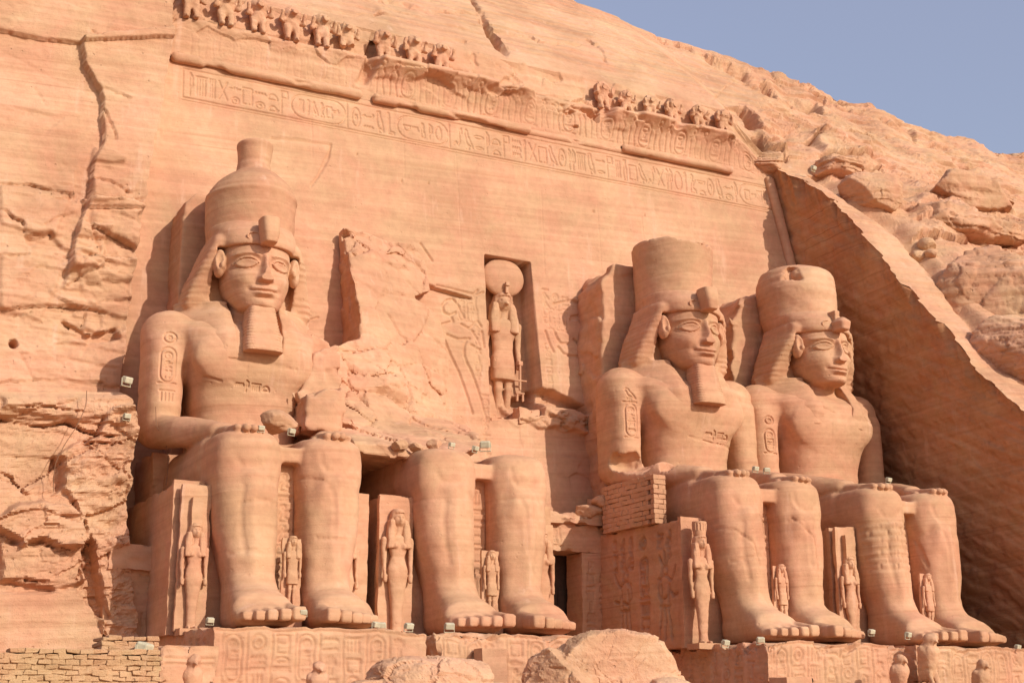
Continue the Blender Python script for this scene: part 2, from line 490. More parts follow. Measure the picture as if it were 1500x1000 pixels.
def body_volume(torso=True):
    if torso:
        v = Vol(axis((-4.7, -2.1, .09), (-2.1, 2.1, .042), (2.1, 4.7, .09)),
                axis((-3.6, 3.6, .08), (3.6, 6.6, .045), (6.6, 10.2, .12)),
                axis((-.2, 12.7, .085), (12.7, 16.0, .038), (16.0, 17.2, .1)))
    else:
        v = Vol(axis((-3.4, 3.4, .06)), axis((-3.6, 3.0, .07), (3.0, 9.6, .12)), axis((-.2, 7.6, .08)))
    A = lambda items, k: [v.add(f, b, k) for f, b in items]
    # shins (with the shin edge slightly forward at the knee)
    shin = [(0.05, 1.38, .15, .80, .95), (.9, 1.36, .12, .76, .86), (1.8, 1.44, .32, .90, 1.06), (3.2, 1.55, .78, 1.14, 1.46), (4.6, 1.60, 1.0, 1.22, 1.58), (5.6, 1.60, 1.1, 1.22, 1.48), (6.7, 1.60, 1.2, 1.21, 1.45), (7.02, 1.59, 1.25, 1.17, 1.38)]
    A(mir(loft(2, shin, 2.9, .26), lbb(2, shin)), .1)
    # thighs
    th = [(-.18, 1.60, 5.95, 1.14, .98), (1., 1.62, 5.9, 1.24, 1.08), (2.5, 1.65, 5.8, 1.22, 1.1), (4., 1.7, 5.75, 1.25, 1.12), (9.5, 1.9, 5.7, 1.5, 1.2)]
    A(mir(loft(1, th, 2.7, .4), lbb(1, th)), .35)
    # knee caps and shin muscle lines
    A(mir(ell((1.45, -.12, 6.2), (.55, .24, .52)), bbx((1.45, -.12, 6.2), (.55, .24, .52))), .35)
    A(mir(ell((1.15, -.38, 5.0), (.16, .22, .6)), bbx((1.2, -.3, 5.0), (.2, .35, .6))), .35)
    A(mir(cone((1.62, -.45, 5.3), (1.5, -.72, 1.6), .12, .08), bbx((1.55, -.5, 3.5), (.3, .5, 2))), .5)
    # bulge of the outer calf muscle seen from the front
    A(mir(ell((2.05, .35, 4.3), (.5, .55, 1.3)), bbx((2.05, .35, 4.3), (.5, .55, 1.3))), .4)
    # feet
    for sx in (-1, 1):
        ft = [(-2.62, 1.47 * sx, .16, 1.10, .27), (-2.2, 1.47 * sx, .22, 1.10, .42), (-1.9, 1.47 * sx, .36, 1.12, .66), (-1.1, 1.44 * sx, .52, .98, .88), (-.3, 1.40 * sx, .75, .84, 1.15), (1.0, 1.38 * sx, .75, .80, 1.15)]
        v.add(loft(1, ft, 2.4, .3), lbb(1, ft), .45)
        toes = [(-.86, .25, -3.40, .37), (-.38, .21, -3.38, .31), (.05, .20, -3.25, .29), (.44, .19, -3.08, .27), (.82, .18, -2.86, .25)]
        for tx, r, ye, hh in toes:
            x = 1.47 * sx + tx * sx
            a, b = (x, -2.0, hh * 1.25), (x, ye + r, hh * .78)
            v.add(cone(a, b, r * .98, r * .86), [(x - .5, x + .5), (ye - .4, -1.4), (-.2, 1.)], .05)
            v.add(box((x, ye + .50, hh * .72), (r * .98, .48, hh * .66), r * .38), [(x - .5, x + .5), (ye - .4, -1.4), (-.2, 1.)], .04)
    # kilt: slab between the knees and lap
    c, h = (0, 3.0, 6.3), (1.2, 2.85, .30); v.add(box(c, h, .05), bbx(c, h), .12)
    c, h = (0, 5.6, 6.3), (2.9, 3.6, .75); v.add(box(c, h, .3), bbx(c, h), .3)
    # pillar carrying the inscription between the shins
    c, h = (0, 1.6, 3.1), (.75, .55, 3.3); v.add(box(c, h, .03), bbx(c, h), .04)
    if torso:
        to = [(6.6, 0, 7.2, 2.3, 2.0), (7.6, 0, 7.1, 2.15, 1.95), (8.8, 0, 7.1, 2.15, 2.0), (10., 0, 7.05, 2.4, 2.15), (11.2, 0, 7.0, 2.75, 2.3), (12.1, 0, 7.1, 3.1, 2.25), (12.75, 0, 7.4, 3.0, 1.85)]
        v.add(loft(2, to, 3.0, .40), lbb(2, to), .3)
        A(mir(ell((1.25, 5.2, 10.95), (1.2, .36, .75)), bbx((1.25, 5.2, 10.95), (1.25, .55, .85))), .7)
        # shoulders, arms
        A(mir(ell((3.15, 7.25, 12.2), (1.15, 1.25, 1.05)), bbx((3.15, 7.25, 12.2), (1.15, 1.25, 1.05))), .45)
        ua = [(7.7, 3.42, 7.0, .76, 1.25), (9.2, 3.40, 7.1, .78, 1.3), (10.6, 3.38, 7.15, .83, 1.3), (12.1, 3.25, 7.2, .95, 1.3)]
        A(mir(loft(2, ua, 2.7, .42), lbb(2, ua)), .25)
        A(mir(cone((3.4, 7.4, 8.15), (3.35, 6.3, 7.95), .72, .66), bbx((3.4, 6.8, 8), (1, 1.4, .9))), .3)
        fa = [(1.75, 1.98, 7.28, .56, .36), (2.6, 2.3, 7.38, .57, .46), (4.2, 2.9, 7.6, .70, .62), (5.9, 3.32, 7.88, .74, .66), (7.2, 3.42, 7.98, .7, .64)]
        A(mir(loft(1, fa, 2.5, .25), lbb(1, fa)), .08)
        # hands flat on the thighs: palm, four fingers, thumb on the inner side
        pm = [(.75, 1.77, 7.16, .60, .22), (1.8, 1.9, 7.22, .56, .28), (2.3, 2.05, 7.24, .45, .28)]
        A(mir(loft(1, pm, 2.8, .1), lbb(1, pm)), .06)
        for j, (fx, fy) in enumerate([(1.32, -.28), (1.60, -.40), (1.88, -.36), (2.15, -.18)]):
            a, b = (fx + .04, 1.0, 7.14), (fx, fy + .16, 7.06)
            A(mir(cone((a[0], a[1] + .6, a[2] + .08), (b[0], b[1], b[2] + .05), .175, .155), bbx((fx, .5, 7.15), (.25, 1.2, .3))), .03)
        A(mir(cone((1.45, 1.7, 7.17), (1.08, .75, 7.04), .17, .14), bbx((1.3, 1.2, 7.1), (.5, .9, .25))), .06)
        # neck and head
        nk = [(11.9, 0, 6.9, 1.25, 1.5), (12.6, 0, 6.6, 1.02, 1.15), (13.9, 0, 6.4, 1.0, 1.1)]
        v.add(loft(2, nk, 2.1, .2), lbb(2, nk), .3)
        hd = [(13.02, 0, 5.35, .50, .78), (13.18, 0, 5.45, .78, .98), (13.45, 0, 5.7, 1.02, 1.27), (13.8, 0, 5.95, 1.22, 1.52), (14.3, 0, 6.1, 1.38, 1.68), (15.0, 0, 6.15, 1.46, 1.72), (15.7, 0, 6.2, 1.45, 1.70), (16.6, 0, 6.4, 1.5, 1.7)]
        v.add(loft(2, hd, 2.15, .22), lbb(2, hd), .12)
        v.off(lambda X, Y, Z: face_bump(X, Z) * sstep(6.2, 5.3, Y), [(-1.5, 1.5), (3.4, 6.2), (13.0, 15.9)])
        # ears
        for sx in (-1, 1):
            ear = ell((1.62 * sx, 5.66, 15.12), (.25, .40, .62))
            v.add(ear, [(1.62 * sx - .6, 1.62 * sx + .6), (4.9, 6.7), (14.2, 16)], .06)
            v.sub(ell((1.68 * sx, 5.30, 15.2), (.17, .17, .38)), [(1.62 * sx - .6, 1.62 * sx + .6), (4.9, 6.7), (14.2, 16)], .06)
            v.add(ell((1.56 * sx, 5.34, 14.98), (.10, .12, .16)), [(1.62 * sx - .6, 1.62 * sx + .6), (4.9, 6.7), (14.2, 16)], .06)
    v.sub(lambda X, Y, Z: 9.5 + .12 * Z - Y + 0 * X, [(-5, 5), (8.5, 12), (-1, 18)], .05) if False else None
    return v

def nemes_volume():
    v = Vol(axis((-3.3, 3.3, .06)), axis((3.6, 8.9, .06)), axis((10.2, 17.2, .06)))
    # side wings behind the ears
    wg = [(13.3, 0, 7.4, 2.75, .95), (13.7, 0, 7.35, 2.75, 1.05), (14.6, 0, 7.15, 2.50, 1.25), (15.6, 0, 6.85, 2.14, 1.45), (16.1, 0, 6.8, 1.95, 1.5), (16.4, 0, 6.9, 1.85, 1.4)]
    v.add(loft(2, wg, 8., .06), lbb(2, wg), .1)
    # cap with the front band
    cp = [(15.72, 0, 6.22, 1.62, 1.86), (16.0, 0, 6.3, 1.72, 1.92), (16.5, 0, 6.5, 1.8, 1.9), (17.0, 0, 6.8, 1.8, 1.75)]
    v.add(loft(2, cp, 2.2, .06), lbb(2, cp), .1)
    # side flares from the band down behind the ears
    for f, b in mir(box((1.72, 6.75, 15.2), (.16, .55, 1.1), .06), bbx((1.72, 6.7, 15.2), (.2, .7, 1.1))): v.add(f, b, .2)
    # recess round the ears
    v.sub(box((0, 5.4, 14.4), (1.80, 1.2, 1.42), .08), [(-2.4, 2.4), (3.5, 7.2), (12.5, 16.2)], .05)
    # lappets on the chest
    def lap(X, Y, Z):
        ax = np.abs(X)
        t = np.clip((13.4 - Z) / 3.0, 0, 1)
        cx = 2.05 - .45 * t; hw = .95 - .2 * t
        yf = 5.9 - 1.26 * np.clip((13.4 - Z) / 1.5, 0, 1) ** .8 + .75 * np.maximum(ax - 1.35, 0) ** 1.5
        return np.maximum(np.maximum(np.abs(ax - cx) - hw, yf - Y), np.maximum(np.maximum(Y - 7.5, Z - 13.6), 10.9 - Z))
    v.add(lap, [(-3, 3), (4.2, 7.8), (10.3, 13.8)], .18)
    # pleats: shallow horizontal ribs
    v.off(lambda X, Y, Z: (.004 + .004 * (Z > 13.2)) * np.sin(Z * 2 * np.pi / .24) * sstep(1.3, 1.5, np.abs(X)) + 0 * Y, [(-3.2, 3.2), (3.8, 8.8), (10.3, 15.6)])
    v.off(lambda X, Y, Z: .008 * (np.abs(((Z / .27) % 1) - .5) * 4 - 1) * sstep(1.75, 1.9, X) + 0 * Y, [(1.6, 3.3), (3.8, 8.8), (13.2, 15.7)])
    return v

def crown_volume(kind):
    v = Vol(axis((-2.6, 2.6, .07)), axis((4.3, 9.7, .075)), axis((15.7, 22.2, .07)))
    if kind == 'double':
        k = [(16.0, .1, 7.2, 1.86, 2.05), (17.2, .12, 7.35, 1.9, 2.1), (18.6, .12, 7.4, 1.93, 2.15), (18.95, .14, 7.4, 1.86, 2.1), (19.4, .16, 7.4, 1.55, 1.8), (19.75, .18, 7.4, 1.15, 1.35), (20.05, .2, 7.45, .78, .9), (20.5, .2, 7.5, .68, .8), (21.1, .2, 7.5, .76, .85), (21.45, .2, 7.5, .82, .9)]
        v.add(loft(2, k, 2., .16), lbb(2, k), .1)
        k = [(18.6, .12, 7.4, 1.97, 2.19), (18.75, .12, 7.4, 1.96, 2.18)]
        v.add(loft(2, k, 2., .03), lbb(2, k), .1)
        v.add(box((.3, 9.0, 17.9), (.4, .9, 2.6), .1), bbx((.3, 9.0, 17.9), (.4, .9, 2.6)), .3)
    elif kind == 'red':
        k = [(16.0, .1, 7.2, 1.84, 2.0), (17.2, .15, 7.35, 1.88, 2.05), (18.6, .2, 7.4, 1.96, 2.1), (19.95, .22, 7.45, 2.04, 2.15)]
        v.add(loft(2, k, 2., .12), lbb(2, k), .1)
    else:
        k = [(16.0, 0, 7.2, 1.82, 2.0), (17.0, 0, 7.4, 1.92, 2.1), (18.4, 0, 7.5, 2.08, 2.2), (19.1, .05, 7.6, 2.05, 2.1), (19.6, .15, 7.7, 1.9, 1.9), (20.0, .25, 7.8, 1.3, 1.4)]
        v.add(loft(2, k, 2., .3), lbb(2, k), .1)
    v.add(box((.2, 8.9, 17.2), (1.4, .8, 1.4), .1), bbx((.2, 8.9, 17.2), (1.4, .8, 1.4)), .25)
    return v
def beard_volume():
    v = Vol(axis((-1.1, 1.1, .045)), axis((3.6, 6.3, .045)), axis((10.9, 13.6, .045)))
    k = [(11.2, .03, 4.65, .80, .72), (12.2, 0, 4.8, .69, .66), (13.2, 0, 5.0, .55, .58)]
    v.add(loft(2, k, 5., .07), lbb(2, k), .05)
    v.add(box((0, 5.6, 12.3), (.28, .6, 1.1), .05), bbx((0, 5.6, 12.3), (.3, .6, 1.1)), .05)
    v.off(lambda X, Y, Z: .02 * np.sin(Z * 2 * np.pi / .13) * sstep(.35, .5, np.abs(X)), [(-1.1, 1.1), (3.7, 6.2), (11.2, 13.2)])
    return v
def uraeus_volume(broken=False):
    v = Vol(axis((-.9, .9, .04)), axis((3.2, 5.6, .045)), axis((15.5, 17.7, .04)))
    top = 16.45 if broken else 17.15
    k = [(15.75, 0, 4.15, .29, .5), (16.2, 0, 4.1, .37, .5), (16.9, 0, 4.25, .40, .5), (17.4, 0, 4.4, .31, .4)]
    k = [q for q in k if q[0] <= top]
    if broken: k.append((16.5, .12, 4.3, .12, .3))
    v.add(loft(2, k, 3.5, .06), lbb(2, k), .05)
    v.add(box((0, 4.9, 16.4), (.16, .6, .5), .05), bbx((0, 4.9, 16.4), (.2, .6, .5)), .05)
    # coil of the body on the brow
    def coil(X, Y, Z):
        r = np.hypot((np.abs(X) - .5) / 1.0, (Z - 16.15) / .62)
        return np.sqrt(((r - .3)) ** 2 + (Y - 4.55) ** 2 * .5) - .04
    v.add(coil, [(-.8, -.3), (4.0, 4.9), (15.8, 16.5)], .05)
    return v

def finish(V, F, name, mat, parent, seed, amp=.03, extra=None, smooth=True):
    W = V.astype(np.float64)
    W = W + weather(W, amp, seed, (.55, .55, 1.3), 5)
    if extra is not None: W = extra(W)
    return mesh_obj(name, W, F, mat, parent, smooth)
# ------------------------------------------------------------------ carved signs
def circ(cx, cy, r, n=12, a0=0, a1=2 * math.pi, ry=None):
    return [(cx + r * math.cos(a0 + (a1 - a0) * k / n), cy + (ry or r) * math.sin(a0 + (a1 - a0) * k / n)) for k in range(n + 1)]
GL = {
 'sun': [circ(.5, .5, .42), circ(.5, .5, .12, 6)],
 'disk': [circ(.5, .5, .45, 14)],
 'loaf': [[(.05, .1), (.95, .1)], circ(.5, .1, .45, 8, 0, math.pi, .6)],
 'water': [[(k / 8., .5 + (.12 if k % 2 else -.12)) for k in range(9)]],
 'water3': [[(k / 8., y + (.09 if k % 2 else -.09)) for k in range(9)] for y in (.2, .5, .8)],
 'reed': [[(.3, 0), (.3, 1), (.7, .85), (.72, .45), (.3, .35)]],
 'reeds': [[(.2, 0), (.2, 1), (.42, .85), (.42, .45), (.2, .35)], [(.65, 0), (.65, 1), (.88, .85), (.88, .45), (.65, .35)]],
 'ankh': [circ(.5, .76, .2, 10, -1.57, 4.71, .22), [(.5, .54), (.5, 0)], [(.15, .5), (.85, .5)]],
 'was': [[(.5, .02), (.5, .85), (.2, 1), (.15, .8)], [(.4, 0), (.5, .1), (.6, 0)], [(.5, .85), (.75, .95)]],
 'bird': [[(.1, .8), (.25, .95), (.4, .88), (.45, .7), (.85, .3), (1., .1), (.7, .2), (.45, .25), (.25, .4), (.2, .62), (.1, .8)], [(.42, .25), (.42, .02), (.25, .02)], [(.55, .22), (.55, .02)]],
 'owl': [[(.2, .95), (.5, .98), (.55, .75), (.75, .45), (.85, .05), (.6, .2), (.35, .2), (.2, .5), (.2, .95)], [(.4, .2), (.4, 0), (.55, 0)]],
 'viper': [[(0, .3), (.2, .5), (.4, .3), (.6, .4), (.85, .35), (1, .55), (.9, .7)]],
 'mouth': [circ(.5, .5, .48, 12, 0, 2 * math.pi, .17)],
 'eye': [circ(.5, .5, .48, 12, 0, 2 * math.pi, .2), circ(.5, .5, .14, 6)],
 'house': [[(.35, .1), (.05, .1), (.05, .8), (.95, .8), (.95, .1), (.65, .1)]],
 'door': [[(.1, 0), (.1, 1), (.9, 1), (.9, 0), (.1, 0)], [(.1, .5), (.9, .5)]],
 'bolt': [[(0, .5), (1, .5)], [(.4, .35), (.4, .65)], [(.6, .35), (.6, .65)]],
 'basin': [[(.0, .6), (1., .6)], circ(.5, .6, .48, 8, math.pi, 2 * math.pi, .35)],
 'scarab': [circ(.5, .45, .28, 10, 0, 6.283, .34), [(.3, .75), (.15, .95)], [(.7, .75), (.85, .95)], [(.25, .3), (.05, .1)], [(.75, .3), (.95, .1)], [(.22, .5), (.0, .5)], [(.78, .5), (1., .5)], [(.22, .62), (.78, .62)]],
 'feather': [[(.35, 0), (.35, .95), (.6, 1.), (.72, .85), (.65, .75)], [(.35, 0), (.6, .1), (.6, .75)]],
 'man': [circ(.45, .85, .13, 8), [(.45, .7), (.25, .4), (.2, .05), (.85, .05), (.8, .2), (.5, .3), (.62, .6), (.45, .7)], [(.6, .55), (.9, .7)]],
 'god': [circ(.4, .85, .12, 8), [(.4, .72), (.25, .5), (.25, .02), (.75, .02), (.75, .35), (.45, .4)], [(.6, .35), (.6, .9)]],
 'arm': [[(0, .6), (.7, .6), (.8, .7), (1, .55), (.75, .5), (.1, .48), (0, .6)]],
 'leg': [[(.3, 1), (.35, .15), (.8, .12), (.8, .02), (.2, .02), (.15, 1), (.3, 1)]],
 'strokes': [[(.2, .1), (.2, .9)], [(.5, .1), (.5, .9)], [(.8, .1), (.8, .9)]],
 'comb': [[(0, .9), (1, .9)], [(.1, .9), (.1, .1)], [(.35, .9), (.35, .1)], [(.6, .9), (.6, .1)], [(.85, .9), (.85, .1)]],
 'djed': [[(.4, 0), (.4, 1)], [(.6, 0), (.6, 1)], [(.2, .6), (.8, .6)], [(.2, .74), (.8, .74)], [(.2, .88), (.8, .88)]],
 'pool': [[(.0, .25), (1, .25), (1, .7), (0, .7), (0, .25)], [(.2, .7), (.2, .25)], [(.4, .7), (.4, .25)], [(.6, .7), (.6, .25)], [(.8, .7), (.8, .25)]],
 'bee': [[(.05, .5), (.3, .7), (.7, .45), (1, .3), (.6, .25), (.3, .35), (.05, .5)], [(.35, .68), (.7, 1), (.85, .8), (.5, .6)], [(.3, .35), (.2, .05)], [(.5, .3), (.5, .05)]],
 'sedge': [[(.5, 0), (.5, 1)], [(.5, .7), (.85, .9), (.95, .7)], [(.5, .5), (.15, .7), (.05, .5)], [(.3, 0), (.7, 0)]],
 'snake': [[(0, .1), (.25, .3), (.5, .1), (.7, .3), (.7, .8), (.9, .95), (.95, .7)]],
 'jar': [[(.3, 1), (.7, 1)], [(.4, 1), (.4, .8), (.2, .55), (.3, 0), (.7, 0), (.8, .55), (.6, .8), (.6, 1)]],
 'cross': [[(.1, .1), (.9, .9)], [(.1, .9), (.9, .1)]],
 'flag': [[(.2, 0), (.2, 1), (.8, 1), (.8, .7), (.2, .7)]],
}
def put(name, x, z, w, h):
    return [[(x + a * w, z + b * h) for a, b in pl] for pl in GL[name]]
def cartouche(x, z, w, h, names, vert=True):
    r = min(w, h) / 2
    out = []
    if vert:
        out.append(circ(x + r, z + h - r, r, 8, 0, math.pi)[:] + [(x, z + r)] + circ(x + r, z + r, r, 8, math.pi, 2 * math.pi) + [(x + w, z + h - r)])
        out.append([(x - .08 * w, z - .06 * w), (x + 1.08 * w, z - .06 * w)])
        n = len(names); hh = (h - r) / n
        for k, nm in enumerate(names):
            out += put(nm, x + .2 * w, z + h - r * .5 - (k + 1) * hh + .1 * hh, .6 * w, hh * .82)
    else:
        out.append(circ(x + r, z + r, r, 8, math.pi / 2, 1.5 * math.pi) + [(x + w - r, z)] + circ(x + w - r, z + r, r, 8, -math.pi / 2, math.pi / 2) + [(x + r, z + h)])
        out.append([(x + w + .06 * h, z), (x + w + .06 * h, z + h)])
        n = len(names); ww = (w - r) / n
        for k, nm in enumerate(names):
            out += put(nm, x + r * .5 + k * ww + .08 * ww, z + .18 * h, ww * .84, .64 * h)
    return out
def column(x, z1, w, n, rnd, ch=None):
    """a column of signs from z1 downwards"""
    keys = ['bird', 'water', 'reed', 'loaf', 'eye', 'sun', 'house', 'owl', 'basin', 'comb', 'mouth', 'viper', 'strokes', 'ankh', 'man', 'feather', 'door', 'pool', 'bee', 'leg', 'djed', 'arm', 'water3', 'god']
    flat = {'water', 'mouth', 'viper', 'basin', 'arm', 'loaf', 'eye', 'bolt', 'pool'}
    out = []; z = z1
    for k in range(n):
        nm = rnd.choice(keys); h = w * (.45 if nm in flat else .95)
        z -= h + .1 * w
        out += put(nm, x + .08 * w, z, .84 * w, h)
    return out
def carve(U, Vv, segs, width=.05, depth=.07, soft=.03):
    """depth map (m) of engraved strokes on a grid with coordinates U (columns), Vv (rows)"""
    D = np.full(U.shape, 1e3)
    vr = Vv[:, 0]; asc = vr[-1] > vr[0]
    um = U[len(U) // 2]
    pad = width + soft + .05
    slack = np.max(np.abs(U - um[None, :]))
    for pl in segs:
        P = np.asarray(pl)
        v0, v1 = P[:, 1].min() - pad, P[:, 1].max() + pad
        r = np.where((vr > v0) & (vr < v1))[0]
        if not len(r): continue
        rs = slice(r[0], r[-1] + 1)
        ur = U[(r[0] + r[-1]) // 2]
        c = np.where((ur > P[:, 0].min() - pad - .4) & (ur < P[:, 0].max() + pad + .4))[0]
        if not len(c): continue
        cs = slice(c[0], c[-1] + 1)
        D[rs, cs] = np.minimum(D[rs, cs], seg_dist(U[rs, cs], Vv[rs, cs], pl))
    return depth * (1 - sstep(width * .5, width * .5 + soft, D))

def sheet(name, P, mat, parent=None, close_right=None, close_left=None, flip=False, smooth=True):
    """P (rows, cols, 3): a finely sampled carved or natural surface; close_*: how far the cut edge returns backwards (m)"""
    if close_right is not None:
        st = [P[:, -1:] + np.array([[[.02 * k, k, 0]]]) for k in np.linspace(.3, close_right, 6)]
        P = np.concatenate([P] + st, 1)
    if close_left is not None:
        st = [P[:, :1] + np.array([[[-.02 * k, k, 0]]]) for k in np.linspace(close_left, .3, 6)]
        P = np.concatenate(st + [P], 1)
    F = grid_faces(P.shape[0], P.shape[1])
    if flip: F = F[:, ::-1]
    return mesh_obj(name, P.reshape(-1, 3), F, mat, parent, smooth)

def block_mesh(x0, x1, y0, y1, z0, z1, res=.12, amp=.03, seed=0., front=None, left=None, right=None, cwidth=.05, cdepth=.06, chip=.0, top_fn=None, shear=0.):
    """dressed block, faces finely sampled, weathered edges, optional engraved strokes on its faces.
    front strokes in (X,Z), left/right strokes in (Y,Z)"""
    Vs, Fs, off = [], [], 0
    def lin(a, b, r): return np.linspace(a, b, max(2, int(abs(b - a) / r) + 1))
    fr = .045 if front else res; lr = .045 if left else res; rr = .045 if right else res
    specs = []
    X, Z = np.meshgrid(lin(x0, x1, fr), lin(z0, z1, fr))
    d = carve(X, Z, front, cwidth, cdepth) if front else 0 * X
    specs.append(np.stack([X, y0 + d, Z], -1))
    Y, Z = np.meshgrid(lin(y1, y0, lr), lin(z0, z1, lr))
    d = carve(Y, Z, left, cwidth, cdepth) if left else 0 * Y
    specs.append(np.stack([x0 + d, Y, Z], -1))
    Y, Z = np.meshgrid(lin(y0, y1, rr), lin(z0, z1, rr))
    d = carve(Y, Z, right, cwidth, cdepth) if right else 0 * Y
    specs.append(np.stack([x1 - d, Y, Z], -1))
    X, Y = np.meshgrid(lin(x0, x1, res), lin(y0, y1, res)); specs.append(np.stack([X, Y, 0 * X + z1], -1))
    X, Y = np.meshgrid(lin(x1, x0, res), lin(y0, y1, res)); specs.append(np.stack([X, Y, 0 * X + z0], -1))
    X, Z = np.meshgrid(lin(x1, x0, res * 2), lin(z0, z1, res * 2)); specs.append(np.stack([X, 0 * X + y1, Z], -1))
    cen = np.array([(x0 + x1) / 2, (y0 + y1) / 2, (z0 + z1) / 2]); hs = np.array([(x1 - x0) / 2, (y1 - y0) / 2, (z1 - z0) / 2])
    for S in specs:
        n, m = S.shape[:2]
        q = S.reshape(-1, 3)
        # distance to the nearest edge: used to round and chip the arrises
        e = np.sort(hs - np.abs(q - cen), axis=1)[:, 1]
        w = weather(q, amp, seed, (.8, .8, 1.6), 4)
        q = q + w
        if chip:
            nn = np.clip(fbm(q, (1.1, 1.1, 1.5), 4, .55, seed + 9) + .12, 0, 1)
            k = chip * nn * np.exp(-np.clip(e, 0, 9) / (.12 + chip * .8))
            dirn = (cen - q); dirn /= np.abs(dirn).max(1)[:, None]
            dirn = np.sign(dirn) * (hs - np.abs(q - cen) < hs.min() * .9 + .3)
            q = q + dirn * k[:, None]
        if top_fn is not None:
            t = np.clip((q[:, 2] - z0) / (z1 - z0), 0, 1)
            q[:, 2] += t ** 3 * top_fn(q[:, 0], q[:, 1])
        if shear: q[:, 1] += shear * (q[:, 2] - z0)
        Vs.append(q); Fs.append(grid_faces(n, m) + off); off += len(q)
    return np.concatenate(Vs), np.concatenate(Fs)
def block(name, ext, mat, parent=None, **k):
    V, F = block_mesh(*ext, **k)
    return mesh_obj(name, V, F, mat, parent)

def rock_lump(name, c, r, mat, parent=None, seed=0, cuts=7, n=46, amp=.06, flat=.75, lay=0., p=2.2, tilt=(0, 0), smooth=True, split=None):
    """angular boulder: rounded block with broken planes, layered and cracked"""
    rs = np.random.RandomState(seed + 11)
    r = np.array(r, float); h = r.max() * 2.5 / n
    v = Vol(axis((-r[0] * 1.25, r[0] * 1.25, h)), axis((-r[1] * 1.25, r[1] * 1.25, h)), axis((-r[2] * 1.3, r[2] * 1.3, min(h, r[2] / 9))))
    v.add(sell(r, p), [(-99, 99)] * 3, .01)
    for k in range(cuts):
        d = rs.normal(size=3); d /= np.linalg.norm(d)
        off = (flat + rs.rand() * .22) * np.linalg.norm(d * r)
        v.sub(lambda X, Y, Z: off - (X * d[0] + Y * d[1] + Z * d[2]), [(-99, 99)] * 3, r.min() * .06)
    if split:                                     # a wedge-shaped fissure: (x at top, lean, half width, depth)
        sx_, ln, hw, dp = split
        v.sub(lambda X, Y, Z: np.maximum(np.abs(X - sx_ - ln * (Z / r[2] - .6)) - hw * (.35 + .65 * np.clip(.5 - Z / r[2] * .5, 0, 1)), Y + r[1] * (1 - dp)), [(-99, 99)] * 3, .05)
    V, F = v.mesh(); V = V.astype(float)
    nn = np.sign(V) * np.abs(V / r) ** 1.2 / r; nn /= np.linalg.norm(nn, axis=1)[:, None] + 1e-9
    W = V + np.array(c)
    s = 1.6 / r.max()
    hc, jc = cells(W, (s * 1.6, s * 1.6, s * 2.4), seed)
    d = amp * r.max() * (.7 * fbm(W, (s, s, s * 1.8), 5, .6, seed) + .8 * hc - .35 * (1 - sstep(0, .07, jc)))
    if lay:
        b = W[:, 2] + tilt[0] * W[:, 0] + tilt[1] * W[:, 1] + .18 * fbm(W, .5, 2, .5, seed + 7)
        for per, a_ in ((.55, 1.), (.23, .45)):
            t = (b / per) % 1.
            d = d + lay * a_ * ((sstep(0, .16, t) * (1 - .6 * t)) - .5) * (.4 + .9 * sstep(-.3, .4, fbm(W, (.8, .8, 1.), 2, .5, seed + 9)))
    V = V + nn * d[:, None]
    o = mesh_obj(name, V, F, mat, parent, smooth)
    o.location = c
    return o

def boxes(name, items, mat, parent=None, bevel=.03, jit=0., seed=0):
    rs = np.random.RandomState(seed)
    Vs, Fs = [], []
    for (c, h, rz) in items:
        q = np.array([(sx, sy, sz) for sz in (-1, 1) for sy in (-1, 1) for sx in (-1, 1)], float) * np.array(h)
        if jit: q += rs.normal(size=q.shape) * jit
        cs, sn = math.cos(rz), math.sin(rz)
        q = np.stack([q[:, 0] * cs - q[:, 1] * sn, q[:, 0] * sn + q[:, 1] * cs, q[:, 2]], 1) + np.array(c)
        o = len(Vs) * 8
        Vs.append(q); Fs.append(np.array([[0, 2, 3, 1], [4, 5, 7, 6], [0, 1, 5, 4], [2, 6, 7, 3], [0, 4, 6, 2], [1, 3, 7, 5]]) + o)
    ob = mesh_obj(name, np.concatenate(Vs), np.concatenate(Fs), mat, parent, smooth=False)
    if bevel:
        md = ob.modifiers.new('bevel', 'BEVEL'); md.width = bevel; md.segments = 2
    return ob
def tube(name, pts, r, mat, parent=None, n=8):
    P = np.array(pts, float); T = np.gradient(P, axis=0); T /= np.linalg.norm(T, axis=1)[:, None]
    up = np.array([0.13, .2, 1.]); A = np.cross(T, up); A /= np.linalg.norm(A, axis=1)[:, None] + 1e-9; B = np.cross(T, A)
    a = np.linspace(0, 2 * math.pi, n, endpoint=False)
    r = np.ones(len(P)) * r
    V = P[:, None] + r[:, None, None] * (np.cos(a)[None, :, None] * A[:, None] + np.sin(a)[None, :, None] * B[:, None])
    i = np.arange(len(P) * n).reshape(len(P), n); j = np.roll(i, -1, 1)
    F = np.stack([i[:-1], j[:-1], j[1:], i[1:]], -1).reshape(-1, 4)
    return mesh_obj(name, V.reshape(-1, 3), F, mat, parent)
# ------------------------------------------------------------------ setting: ground, terrace, cliffs
RND = random.Random(5)
WY0, WB = 9.195, .12                      # facade plane: Y = WY0 + WB * Z
def wall_xz(x, y, Y=None):
    p = on_y(x, y, WY0, WB) if Y is None else on_y(x, y, Y)
    return p[0], p[2]
def wpoly(pts): return [wall_xz(*p) for p in pts]

